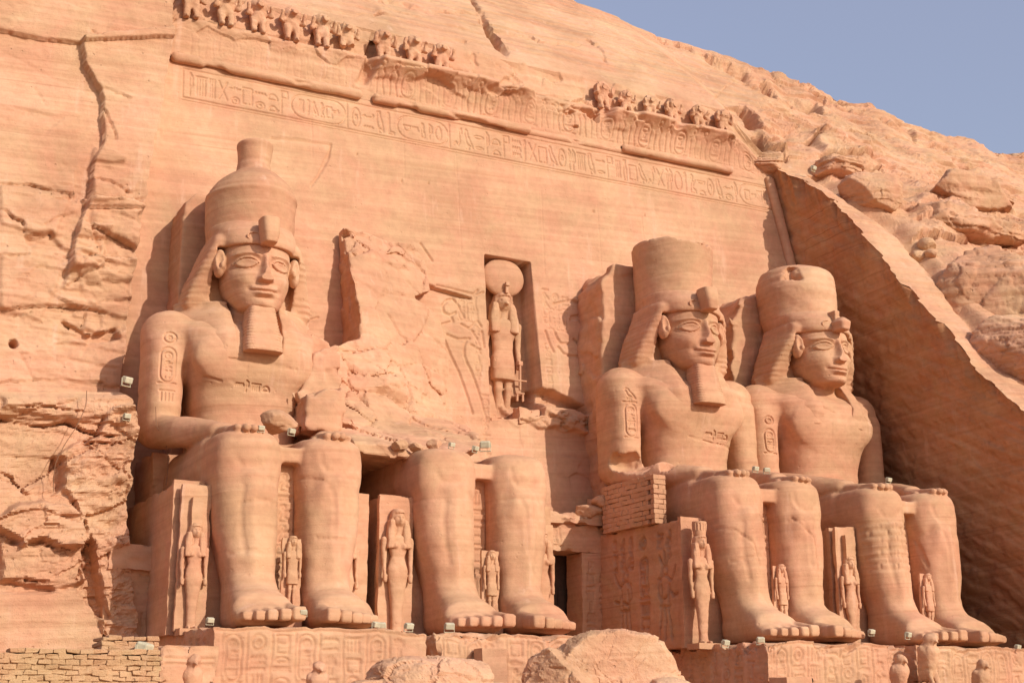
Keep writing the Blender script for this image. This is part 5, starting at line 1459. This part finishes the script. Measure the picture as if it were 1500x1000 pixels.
# block masses joining colossi to the wall
def slab(name, lab, poly, yf, yb, seed, chip=.3, mat=M_STAT):
    """upright rock mass: outline in X,Z, front at yf(z)"""
    xs = [p[0] for p in poly]; zs = [p[1] for p in poly]
    y0 = min(yf(z) for z in zs) - .6
    v = Vol(axis((min(xs) - .5, max(xs) + .5, .09)), axis((y0, yb + .3, .1)), axis((min(zs) - .5, max(zs) + .5, .09)))
    def f(X, Y, Z):
        P = np.stack(np.broadcast_arrays(X, Y, Z), -1).astype(float)
        x2, z2 = np.broadcast_arrays(X[:, 0, :], Z[:, 0, :])
        sd = poly_sd(x2.astype(float), z2.astype(float), poly)[:, None, :]
        r = chip * (.5 * fbm(P, .6, 3, .5, seed) + .5 * cells(P, (.8, .8, 1.), seed)[0])
        return np.maximum(np.maximum(sd + r, yf(Z) - Y + r * .3), Y - yb)
    v.add(f, [(-99, 99)] * 3, .01)
    V, F = v.mesh()
    cx = np.array([(min(xs) + max(xs)) / 2, yb, min(zs)])
    V = V.astype(float); V = V + weather(V, .03, seed)
    o = mesh_obj(name, V, F, mat, loc=cx)
    return tag(o, lab, 'back pillar', 'rock pillars behind the crowns')
c = SX[0]
slab('back_pillar', 'tall rock pillar in shade behind the double crown of the leftmost colossus', [(c - 2.45, 7.0), (c - 2.45, 16.2), (c - 2.35, 18.8), (c - 1.9, 19.3), (c + 2.2, 19.0), (c + 2.6, 7.)], lambda z: 8.5 + .03 * z, 12., 401, .12)
c = SX[2]
slab('back_pillar', 'broad rock pillar with a chipped top left of the flat crown of the third colossus', [(c - 3.2, 7.0), (c - 3.3, 13), (c - 3.15, 17.9), (c - 2.4, 18.9), (c - .5, 19.0), (c + 2.9, 18.6), (c + 3., 7.)], lambda z: 8.8 + .0 * z, 12.3, 402, .35)
c = SX[3]
slab('back_pillar', 'jagged rock pillar between the third and fourth crowns', [(c - 3.3, 7.0), (c - 3.5, 13), (c - 3.4, 17.0), (c - 2.5, 18.3), (c - .5, 19.2), (c + 2.4, 19.), (c + 3., 7.)], lambda z: 8.7 + .0 * z, 12.3, 403, .45)

# rubble and blocks on laps
for (px_, py_, Y_, r, sd, lab) in ((408, 620, 1.6, (.85, .7, .5), 51, 'angular broken block lying on the lap of the leftmost colossus'),
                                  (585, 652, 1.0, (.35, .35, .25), 54, 'small loose stone left of the others on the broken lap'),
                                  (611, 655, .9, (.3, .3, .22), 55, 'small loose stone in the middle of the broken lap edge'),
                                  (636, 652, .9, (.33, .3, .25), 56, 'loose stone at the right of the broken lap edge'),
                                  (884, 735, 7.6, (.6, .5, .4), 57, 'rough rock lump at the end of the doorway ledge beside the brick pier'),
                                  (866, 750, 8.0, (1.1, .6, .35), 58, 'flat rough rock on the doorway ledge left of the third throne')):
    p = on_y(px_, py_, Y_)
    tag(rock_lump('rock_fragment', tuple(p), r, M_WALL, seed=sd, cuts=9, n=40, amp=.05, flat=.6), lab, 'rock')

def mass(pts, Y, yb, lab, seed, chip=.25):
    poly = [tuple(on_y(x, y, Y)[[0, 2]]) for x, y in pts]
    o = slab('rock_fragment', lab, poly, lambda z: Y + 0 * z, yb, seed, chip, M_WALL)
    o['category'] = 'rock'; del o['group']
mass([(462, 516), (492, 508), (498, 540), (494, 572), (470, 590), (446, 592), (438, 575), (450, 545)], 4.9, 9.5, 'rough rock mass with a clean top where the arm of the leftmost colossus broke off', 61, .5)
mass([(448, 578), (478, 568), (500, 574), (503, 600), (502, 632), (446, 632)], 3.6, 8.0, 'squarish remains of the forearm on the lap edge of the leftmost colossus', 62, .5)
# brick repair pier under the third colossus' elbow
def pier(x0, x1, y0, y1, z0, z1, seed, bl=.5, bh=.22):
    rs = random.Random(seed); it = []; n = int((z1 - z0) / bh)
    cx, cy = (x0 + x1) / 2, (y0 + y1) / 2
    for r_ in range(n):
        z = (r_ + .5) * bh
        for (a0, a1, fixed, ax) in ((x0, x1, y0, 0), (y0, y1, x0, 1)):
            a = a0 - (bl / 2 if r_ % 2 else 0)
            while a < a1:
                p, q = max(a, a0), min(a + bl, a1)
                if q - p > .07:
                    j = rs.uniform(-.02, .02)
                    if ax == 0: it.append((((p + q) / 2 - cx, fixed + .15 + j - cy, z), ((q - p) / 2 - .005, .15, bh / 2 - .005), 0))
                    elif p > y0 + .2: it.append(((fixed + .15 + j - cx, (p + q) / 2 - cy, z), (.15, (q - p) / 2 - .005, bh / 2 - .005), 0))
                a += bl
        it.append(((.1, .1, z), ((x1 - x0) / 2 - .13, (y1 - y0) / 2 - .13, bh / 2), 0))
    o = boxes('brick_pier', it, M_STAT, None, .025, .012, seed); o.location = (cx, cy, z0)
    return o
tag(pier(SX[2] - 4.2, SX[2] - 3.55, 2.9, 7.4, 5.1, 7.3, 3), 'patched pier of small bricks under the elbow of the third colossus', 'brick pier')
# floor lights, statuettes etc. follow in the next part
# ------------------------------------------------------------------ standing figures
def figure_vol(kind, H, res=110):
    """standing figure, height H, front towards -Y, base at z=0; returns dict of volumes"""
    h = H / res
    S = H / 8.0                                   # head unit
    out = {}
    v = Vol(axis((-1.35 * S, 1.35 * S, h)), axis((-1.3 * S, 1.0 * S, h)), axis((-.1 * S, 8.1 * S, h)))
    U = lambda *a: tuple(q * S for q in a)
    def add(fn, bb, k): v.add(fn, bb, k * S)
    def L(ax, keys, n, rc, k):
        K = [tuple(q * S for q in r) for r in keys]; add(loft(ax, K, n, rc * S), lbb(ax, K, .3 * S), k)
    def Cn(a, b, ra, rb, k):
        a, b = U(*a), U(*b); ra, rb = ra * S, rb * S
        for sx in ((1, -1) if k >= 0 else (1,)):
            aa, b2 = (a[0] * sx, a[1], a[2]), (b[0] * sx, b[1], b[2])
            lo = [min(aa[i], b2[i]) - max(ra, rb) - .3 * S for i in range(3)]; hi = [max(aa[i], b2[i]) + max(ra, rb) + .3 * S for i in range(3)]
            v.add(cone(aa, b2, ra, rb), list(zip(lo, hi)), abs(k) * S)
    female = kind in ('queen', 'crowned_queen', 'plumed_queen')
    if female:
        L(2, [(.1, 0, 0, .36, .30), (1.5, 0, .02, .38, .30), (2.6, 0, .02, .50, .36), (3.7, 0, .02, .70, .42), (4.1, 0, 0, .68, .40), (4.9, 0, 0, .46, .30), (5.5, 0, 0, .62, .36), (6.1, 0, .02, .84, .36), (6.3, 0, .05, .62, .28)], 2.2, .08, .1)
        Cn((.3, -.30, 5.62), (.3, -.34, 5.58), .2, .18, .12)
        if kind == 'crowned_queen':
            for sx in (-1, 1):
                pass
    elif kind == 'mummy':
        L(2, [(.1, 0, 0, .45, .45), (2.5, 0, 0, .50, .42), (4.5, 0, 0, .66, .46), (5.8, 0, 0, .86, .45), (6.3, 0, .05, .62, .3)], 2.3, .08, .1)
    else:
        L(2, [(3.6, 0, 0, .62, .42), (4.3, 0, 0, .56, .36), (5.0, 0, 0, .60, .34), (5.8, 0, 0, .82, .38), (6.2, 0, .02, .86, .34), (6.35, 0, .05, .6, .25)], 2.3, .08, .1)
        L(2, [(2.55, 0, -.06, .66, .46), (3.3, 0, -.04, .64, .46), (4.1, 0, 0, .60, .40)], 2.6, .04, .03)
    if kind not in ('mummy',):
        if not female:
            Cn((.28, .0, 3.6), (.27, -.05, 2.0), .30, .22, .06); Cn((.27, -.05, 2.0), (.26, .05, .35), .23, .15, .06)
        Cn((.26, .05, .14), (.27, -.55, .10), .15, .13, .06)
    # arms
    if kind == 'mummy':
        Cn((.85, .05, 5.9), (.8, -.1, 5.1), .22, .2, .08); Cn((.8, -.15, 5.1), (.15, -.48, 5.35), .18, .15, .05)
    else:
        Cn((.90, .05, 6.0), (.93, .08, 4.9), .22, .17, .07); Cn((.93, .08, 4.9), (.90, -.06, 3.75), .165, .12, .05); Cn((.90, -.08, 3.7), (.88, -.1, 3.4), .16, .15, .03)
    # neck, head with a simple face
    Cn((.001, .05, 6.2), (.001, .0, 6.9), .24, .24, -.06)
    hc = U(0, -.06, 7.35)
    add(ell(hc, U(.40, .46, .56)), bbx(hc, U(.4, .46, .56), .3 * S), .06)
    if kind != 'falcon_god':
        c = U(0, -.50, 7.26); add(ell(c, U(.07, .14, .16)), bbx(c, U(.1, .2, .2), .1 * S), .05)
        c = U(0, -.47, 7.05); add(ell(c, U(.14, .07, .045)), bbx(c, U(.2, .1, .1), .1 * S), .03)
        for sx in (-1, 1):
            c = U(.15 * sx, -.45, 7.42); v.sub(ell(c, U(.11, .08, .06)), bbx(c, U(.1, .1, .1), .1 * S), .03 * S)
    else:
        Cn((.001, -.42, 7.3), (.001, -.72, 7.12), .16, .05, -.08)
        for sx in (-1, 1):
            c = U(.27 * sx, -.38, 7.45); v.sub(ell(c, U(.09, .08, .06)), bbx(c, U(.1, .1, .1), .1 * S), .03 * S)
    out['body'] = v
    w = Vol(axis((-1.2 * S, 1.2 * S, h)), axis((-.9 * S, .9 * S, h)), axis((5.3 * S, 8.6 * S, h)))
    def wl(keys, n, rc, k):
        K = [tuple(q * S for q in r) for r in keys]; w.add(loft(2, K, n, rc * S), lbb(2, K, .3 * S), k * S)
    wl([(6.3, 0, .22, .62, .34), (7.2, 0, .18, .56, .42), (7.75, 0, .08, .50, .46), (8.0, 0, .06, .34, .36)], 2.4, .1, .05)
    for sx in (-1, 1): wl([(5.45, .56 * sx, -.20, .28, .28), (6.4, .54 * sx, -.10, .28, .30), (7.3, .46 * sx, .02, .2, .32)], 3., .04, .05)
    wl([(7.72, 0, -.02, .45, .52), (8.02, 0, .06, .36, .42)], 2.2, .06, .05)
    for k_, f_ in ((0, 0),):
        w.off(lambda X, Y, Z: .012 * S * np.sin(X * 2 * np.pi / (.13 * S)) + 0 * Y + 0 * Z, [(-2 * S, 2 * S), (-2 * S, 2 * S), (5.3 * S, 7.7 * S)])
    out['wig'] = w
    return out
def figure(name, kind, H, loc, label, cat, group=None, rz=0, slab_h=None, seed=0, plinth=0., slab_w=.95, mat=None):
    mat = mat or M_STAT
    t = thing(name, label, cat, loc, rz, group)
    S = H / 8.
    for part, v in figure_vol(kind, H).items():
        V, F = v.mesh(); V = V.astype(float)
        V = V + weather(V, .012 * S * 3, seed, (1.5 / S,) * 3, 4)
        mesh_obj(part, V, F, mat, t)
    top = 8 * S
    if kind == 'crowned_queen':
        k = [(top * .985, 0, .06 * S, .46 * S, .46 * S), (top + .95 * S, 0, .06 * S, .56 * S, .54 * S)]
        v = Vol(axis((-.8 * S, .8 * S, .02 * H / 4)), axis((-.8 * S, .9 * S, .02 * H / 4)), axis((top * .95, top * 1.2, .02 * H / 4)))
        v.add(loft(2, k, 2, .03), lbb(2, k), .02)
        v.off(lambda X, Y, Z: .03 * S * np.sign(np.sin(np.arctan2(X, -Y + .06 * S) * 14)) * (Z > top * 1.03) * (Z < top * 1.10), [(-9, 9), (-9, 9), (top * 1.0, top * 1.2)])
        V, F = v.mesh(); mesh_obj('crown', V, F, mat, t)
    if kind == 'plumed_queen':
        V, F = block_mesh(-.42 * S, .42 * S, -.2 * S, .5 * S, top * .97, top + 2.0 * S, .1, .02, seed); mesh_obj('plumes', V, F, mat, t)
    if slab_h:
        V, F = block_mesh(-slab_w * S * 1.25, slab_w * S * 1.25, .32 * S, .75 * S, -plinth - .05, slab_h, .09, .02, seed + 3, chip=.06); mesh_obj('back_slab', V, F, mat, t)
    V, F = block_mesh(-1.05 * S, 1.05 * S, -.95 * S, .6 * S, -max(plinth, .12) - .1, .02, .09, .02, seed + 4); mesh_obj('plinth', V, F, mat, t)
    return t
G1 = 'statuettes standing beside and between the legs of the colossi'
c = SX
figure('statuette', 'plumed_queen', 3.75, (c[0] - 3.35, .45, -.2), 'worn queen statuette with tall plumes against the leftmost throne', 'statuette', G1, slab_h=5.2, seed=501)
figure('statuette', 'prince', 2.55, (c[0] - .02, -.55, .62), 'small worn figure standing between the shins of the leftmost colossus', 'statuette', G1, slab_h=2.5, seed=502, plinth=.7)
figure('statuette', 'queen', 4.1, (c[0] + 2.55, .9, -.2), 'narrow queen figure half hidden beside the right shin of the leftmost colossus', 'statuette', G1, slab_h=4.4, seed=503)
figure('statuette', 'queen', 4.75, (c[1] - 3.5, .45, -.2), 'queen statuette with full wig standing between the first and second colossi', 'statuette', G1, slab_h=5.3, seed=504)
figure('statuette', 'prince', 2.55, (c[1] + .02, -.55, .5), 'small figure in a flared garment between the shins of the broken colossus', 'statuette', G1, slab_h=2.55, seed=505, plinth=.7)
figure('statuette', 'queen', 4.3, (c[1] + 2.8, .5, -.2), 'slender queen figure beside the doorway, right of the broken colossus legs', 'statuette', G1, slab_h=4.6, seed=506)
figure('statuette', 'crowned_queen', 4.6, (c[2] - 3.6, .3, -.25), 'queen statuette with a round decorated crown at the front corner of the third throne', 'statuette', G1, slab_h=0, seed=507)
figure('statuette', 'prince', 2.55, (c[2] - .02, -.55, .62), 'small cloaked figure between the shins of the third colossus', 'statuette', G1, slab_h=2.5, seed=508, plinth=.7)
figure('statuette', 'plumed_queen', 3.9, (c[3] - 3.5, .45, -.1), 'queen statuette with tall plumes in the gap between the third and fourth colossi', 'statuette', G1, slab_h=5.3, seed=509)
figure('statuette', 'prince', 2.5, (c[3] + .15, -.6, .62), 'small figure between the shins of the rightmost colossus', 'statuette', G1, slab_h=2.5, seed=510, plinth=.7)

# the falcon-headed god in the niche
gy = WY0 + WB * 15 + 1.0
t = figure('falcon_god_relief', 'falcon_god', 6.75, (-.22, gy, 10.95), 'falcon-headed god with a big sun disc standing in the tall niche above the doorway', 'statue', None, 0, None, 520, mat=M_WALL)
t.scale = (1.16, 1.1, 1.)
V_ = Vol(axis((-1.2, 1.2, .05)), axis((-.6, .6, .05)), axis((-1.2, 1.2, .05)))
V_.add(ell((0, 0, 0), (1.02, .34, 1.02)), [(-9, 9)] * 3, .01)
V, F = V_.mesh(); V = V + np.array([0, -.05, 7.55]); mesh_obj('sun_disc', V, F, M_WALL, t)
boxes('cobra', [((0, -.42, 6.9), (.07, .08, .28), 0), ((0, -.5, 7.1), (.1, .08, .1), 0)], M_WALL, t, .03)
ks = [((.74, -.25, 2.45), (.05, .06, .75), 0), ((.74, -.27, 2.2), (.32, .05, .045), 0), ((.74, -.25, 1.55), (.22, .06, .05), 0), ((.6, -.25, 1.35), (.05, .05, .22), .3), ((.88, -.25, 1.35), (.05, .05, .22), -.3), ((.74, -.25, 3.1), (.13, .08, .12), .4)]
boxes('staff', ks, M_WALL, t, .03)
V, F = block_mesh(.1, 1.25, -1.5, .6, -.3, .55, .1, .05, 521, chip=.25); mesh_obj('broken_base', V, F, M_WALL, t)

# ---------------- baboons on the cornice
def baboon_mesh():
    v = Vol(axis((-.75, .75, .045)), axis((-.6, .55, .045)), axis((-.05, 1.95, .045)))
    A = lambda f, b, k: v.add(f, b, k)
    for f, b in mir(cone((.2, -.12, .75), (.2, -.2, .08), .17, .12), bbx((.2, -.15, .4), (.3, .3, .6))): A(f, b, .05)
    for f, b in mir(cone((.2, -.2, .08), (.2, -.36, .06), .1, .09), bbx((.2, -.3, .1), (.3, .3, .2))): A(f, b, .04)
    A(ell((0, .02, 1.05), (.36, .34, .52)), bbx((0, 0, 1.05), (.4, .4, .6)), .1)
    A(ell((0, -.03, 1.46), (.42, .38, .40)), bbx((0, 0, 1.46), (.5, .4, .4)), .08)
    A(cone((0, -.2, 1.5), (0, -.58, 1.38), .18, .13), bbx((0, -.35, 1.45), (.3, .4, .3)), .04)
    for sx in (-1, 1):
        v.sub(ell((.12 * sx, -.34, 1.58), (.05, .06, .04)), bbx((.12 * sx, -.34, 1.58), (.1, .1, .1)), .02)
    for f, b in mir(cone((.3, -.05, 1.2), (.5, -.22, .98), .13, .11), bbx((.4, -.1, 1.1), (.3, .3, .3))): A(f, b, .05)
    for f, b in mir(cone((.5, -.22, .98), (.5, -.38, 1.42), .11, .08), bbx((.5, -.3, 1.2), (.3, .3, .4))): A(f, b, .04)
    V, F = v.mesh()
    return V.astype(float), F
BV, BF = baboon_mesh()
names_b = ['first baboon from the left on the cornice, cut by the top edge', 'second baboon from the left on the cornice', 'third baboon from the left on the cornice', 'fourth baboon from the left, with a deep shadow beside it',
           'fifth baboon from the left on the cornice', 'sixth baboon, last of the left-hand row, with lost feet', 'first baboon right of the upright scar in the cornice', 'middle baboon of the three right of the scar', 'last of the three baboons right of the scar, near the forked fissure',
           'first baboon of the worn right-hand row, leaning bulky head', 'second baboon of the worn right-hand row', 'third baboon of the worn right-hand row', 'fourth baboon of the worn right-hand row', 'fifth baboon of the worn right-hand row', 'last baboon at the right end of the cornice', ]
bpos = [(-16.9, 1), (-15.2, 1), (-13.55, 1), (-11.85, 1), (-10.25, 1), (-8.9, .92), (-6.9, .95), (-5.2, 1), (-3.6, .95), (6.2, .9), (7.75, .8), (9.35, .82), (10.8, .85), (12.6, .85), (14.3, .9)]
for k, ((x, s_), lab) in enumerate(zip(bpos, names_b)):
    worn = 0 if k < 9 else 1
    V = BV * np.array([1.15, 1.2, 1.02]) * s_
    n = fbm(V + k * 5., (1.8,) * 3, 3, .5, 600 + k)
    V = V + weather(V + k * 3, .05 + .03 * worn, 600 + k, (2.4, 2.4, 2.4), 4)
    if worn: V[:, 2] = np.minimum(V[:, 2], 1.75); V[:, 1] = np.maximum(V[:, 1], -.42)
    if k == 5: V = V[:, :]; V[:, 2] = np.maximum(V[:, 2], .38 + .1 * np.sin(V[:, 0] * 9))
    o = mesh_obj('baboon_statue', V, BF, M_WALL); o.location = (x, 12.5, 29.25); o.rotation_euler = (0, 0, .06 * math.sin(k * 2.3))
    tag(o, 'worn sandstone ' + lab, 'baboon statue', 'baboon statues along the cornice')

# ---------------- falcons and small figures on the terrace front
def falcon_mesh(H=1.7):
    v = Vol(axis((-.55, .55, .04)), axis((-.6, .7, .04)), axis((-.05, 1.8, .04)))
    A = lambda f, b, k: v.add(f, b, k)
    A(cone((0, .05, 1.05), (0, .15, .35), .36, .24), bbx((0, .1, .7), (.5, .5, .8)), .1)
    A(ell((0, -.06, 1.48), (.23, .26, .22)), bbx((0, 0, 1.5), (.3, .3, .3)), .1)
    A(cone((0, -.28, 1.46), (0, -.40, 1.36), .08, .03), bbx((0, -.35, 1.4), (.2, .2, .2)), .04)
    for f, b in mir(cone((.28, .08, 1.15), (.16, .35, .15), .14, .07), bbx((.2, .2, .65), (.3, .4, .7))): A(f, b, .04)
    for f, b in mir(cone((.12, -.05, .4), (.12, -.16, .05), .1, .08), bbx((.12, -.1, .2), (.2, .3, .4))): A(f, b, .04)
    A(box((0, .05, .0), (.32, .5, .06), .02), bbx((0, 0, 0), (.4, .6, .1)), .02)
    V, F = v.mesh(); return V.astype(float), F
FV, FF = falcon_mesh()
FG = 'falcon statues in front of the pedestals'
for k, (px_, py_, Y_, s_, lab) in enumerate(((284, 957, -6.1, 1.0, 'weathered falcon statue in front of the left corner block, its head above the frame edge'),
                            (467, 968, -5.6, .95, 'falcon statue in front of the middle of the leftmost inscribed pedestal'),
                            (1360, 926, -5.0, 1.25, 'tallest falcon statue, between the third and rightmost pedestals'),
                            (1318, 958, -5.6, 1.05, 'falcon statue left of the tallest falcon, before the third pedestal end'),
                            (1437, 965, -5.6, 1.05, 'falcon statue in front of the rightmost pedestal near the right edge'))):
    p = on_y(px_, py_, Y_); zb = p[2] - 1.7 * s_
    V = FV * s_; V = V + weather(V + k, .05, 640 + k, (1.8,) * 3, 4)
    t = thing('falcon_statue', lab, 'falcon statue', (p[0], Y_, zb), rz=.0, group=FG)
    mesh_obj('falcon', V, FF, M_WALL, t)
    V, F = block_mesh(-.42 * s_, .42 * s_, -.6 * s_, .7 * s_, -3.15 - zb, .02, .12, .02, 650 + k, chip=.04)
    mesh_obj('plinth', V, F, M_WALL, t)

# ---------------- floodlights
def lamp(p, label, s_=1., rz=0., tilt=.3):
    s_ *= .78
    t = thing('floodlight', label, 'floodlight', tuple(p), rz, 'floodlights on the rock', s_)
    cs, sn = math.cos(tilt), math.sin(tilt)
    a = boxes('housing', [((0, 0, .27), (.19, .13, .13), 0)], M_LAMP, t, .04)
    a.rotation_euler = (tilt, 0, 0)
    g_ = boxes('lens', [((0, .135, .27), (.15, .01, .095), 0)], M_GLASS, a, .005)
    boxes('bracket', [((-.21, 0, .17), (.012, .03, .17), 0), ((.21, 0, .17), (.012, .03, .17), 0), ((0, 0, .012), (.22, .06, .012), 0)], M_LAMP, t, .004)
    return t
LL = [((184, 566), 4.5, 1.25, .5, 'cream floodlight on the outcrop ledge left of the leftmost colossus'),
      ((185, 616), 4.3, .9, .2, 'small floodlight on a lower knob of the left outcrop'),
      ((205, 968), -9.2, 1.7, .9, 'large white floodlight on the mud brick wall in the lower left corner'),
      ((382, 633), -.2, .8, 0, 'floodlight at the fingertips on the left knee of the leftmost colossus'),
      ((426, 638), 1.0, .9, .3, 'floodlight beside the angular broken block on the first lap'),
      ((307, 915), -3.2, .8, .1, 'tiny floodlight at the front left corner of the first pedestal'),
      ((444, 903), -3.3, .8, -.2, 'floodlight touching the big toe of the leftmost colossus'),
      ((549, 922), -3.5, .9, .4, 'left one of a pair of floodlights right of the first pair of feet'),
      ((559, 923), -3.4, .9, -.3, 'right one of a pair of floodlights right of the first pair of feet'),
      ((598, 925), -3.5, 1., .1, 'single floodlight in the middle of the gap between first and second feet'),
      ((658, 926), -3.5, 1.1, -.2, 'floodlight close left of the toes of the broken colossus'),
      ((661, 657), .8, .8, .2, 'floodlight on the left knee of the broken colossus'),
      ((695, 663), .6, .9, .5, 'small floodlight above the gap between the knees of the broken colossus'),
      ((711, 661), .8, 1.35, -.6, 'tilted large floodlight above the gap between the broken colossus knees'),
      ((1106, 692), .2, .9, .1, 'floodlight on the left knee of the third colossus'),
      ((1123, 694), .2, .9, -.3, 'floodlight at the inner edge of the left knee of the third colossus'),
      ((1062, 948), -2.0, 1., .1, 'floodlight left of the third colossus feet, farthest from the toes'),
      ((1114, 944), -3.3, 1., -.4, 'floodlight just in front of the outer toe of the third colossus'),
      ((1276, 931), -3.2, .9, 0, 'floodlight right of the feet of the third colossus'),
      ((1329, 936), -3.3, 1., .3, 'floodlight left of the toes of the rightmost colossus'),
      ((1301, 708), .2, .9, .1, 'floodlight on the left knee of the rightmost colossus'),
      ((1490, 953), -3.4, .9, .1, 'floodlight by the last toe at the right edge of the picture')]
for (q, Y_, s_, rz, lab) in LL: lamp(on_y(q[0], q[1], Y_), lab, s_, rz)
for (q, s_, lab) in (((1217, 196), .9, 'floodlight on top of the layered rock above the return wall'), ((1220, 231), 1.1, 'floodlight facing out of the layered rock, above the angular slab'), ((1187, 259), 1.1, 'floodlight at the upper end of the dressed slope')):
    p = on_hill(*q) + np.array([0, -.35, .25]); lamp(p, lab, s_, .3)

# cables trailing over the rock
def cable(pts, lab):
    P = np.array([on_y(x, y, Y) for x, y, Y in pts])
    t = np.linspace(0, len(P) - 1, len(P) * 8)
    Q = np.stack([np.interp(t, range(len(P)), P[:, k]) for k in range(3)], 1)
    for _ in range(6): Q[1:-1] = (Q[:-2] + Q[1:-1] * 2 + Q[2:]) / 4
    tag(tube('cable', Q, .014, M_CABLE), lab, 'cable')
cable([(228, 595, 5.2), (229, 625, 5.0), (243, 645, 5.1), (247, 680, 4.9), (243, 710, 4.7)], 'dark cable hanging from the elbow of the leftmost colossus to its throne')
cable([(127, 572, 4.2), (126, 595, 4.15), (112, 625, 4.1), (95, 650, 4.1), (80, 680, 4.2), (78, 720, 4.2)], 'thin dark cable sagging down the left outcrop')

# ---------------- visitor whose head shows at the bottom edge
def person(loc, label):
    t = thing('person', label, 'person', loc)
    me = bpy.data.meshes.new('body')
    J = [(0, 0, .95), (0, .0, 1.15), (0, .01, 1.38), (0, 0, 1.48), (0, -.01, 1.56), (0, -.02, 1.66),
         (.1, 0, .88), (.11, 0, .5), (.11, .02, .08), (.11, -.13, .04), (-.1, 0, .88), (-.12, -.02, .5), (-.12, .02, .08), (-.12, -.13, .04),
         (.18, .01, 1.40), (.23, .02, 1.12), (.22, -.08, .88), (.22, -.12, .80), (-.18, .01, 1.40), (-.23, .02, 1.12), (-.22, -.08, .88), (-.22, -.12, .80)]
    Rr = [.15, .14, .15, .06, .065, .09, .10, .065, .045, .04, .10, .065, .045, .04, .07, .05, .035, .03, .07, .05, .035, .03]
    E = [(0, 1), (1, 2), (2, 3), (3, 4), (4, 5), (0, 6), (6, 7), (7, 8), (8, 9), (0, 10), (10, 11), (11, 12), (12, 13), (2, 14), (14, 15), (15, 16), (16, 17), (2, 18), (18, 19), (19, 20), (20, 21)]
    me.from_pydata(J, E, []); o = bpy.data.objects.new('body', me); COL.objects.link(o); o.parent = t
    o.modifiers.new('skin', 'SKIN')
    for i, r in enumerate(Rr): me.skin_vertices[0].data[i].radius = (r, r * .8)
    me.skin_vertices[0].data[0].use_root = True
    o.modifiers.new('smooth', 'SUBSURF').levels = 2
    me.materials.append(M_SKIN)
    v = Vol(axis((-.16, .16, .008)), axis((-.18, .18, .008)), axis((1.5, 1.85, .008)))
    v.add(ell((0, .01, 1.69), (.098, .12, .125)), [(-9, 9)] * 3, .01)
    v.sub(ell((0, -.13, 1.63), (.085, .08, .10)), [(-9, 9)] * 3, .01)
    V, F = v.mesh(); V = V + weather(V.astype(float), .008, 3, (30, 30, 30), 2); mesh_obj('hair', V, F, M_HAIR, t)
    v = Vol(axis((-.3, .3, .012)), axis((-.2, .2, .012)), axis((.85, 1.5, .012)))
    k = [(.88, 0, 0, .19, .14), (1.15, 0, 0, .18, .13), (1.38, 0, .01, .22, .13), (1.46, 0, .01, .12, .09)]
    v.add(loft(2, k, 2.3, .02), lbb(2, k), .01)
    for f, b in mir(cone((.2, .01, 1.38), (.25, .02, 1.1), .08, .065), bbx((.2, 0, 1.2), (.3, .3, .5))): v.add(f, b, .03)
    V, F = v.mesh(); mesh_obj('shirt', V, F, M_CLOTH, t)
    return t
p = on_y(1187, 991, -9)
person((p[0], -9, p[2] - 1.815), 'dark-haired visitor whose head just shows at the bottom edge in front of the third pedestal')
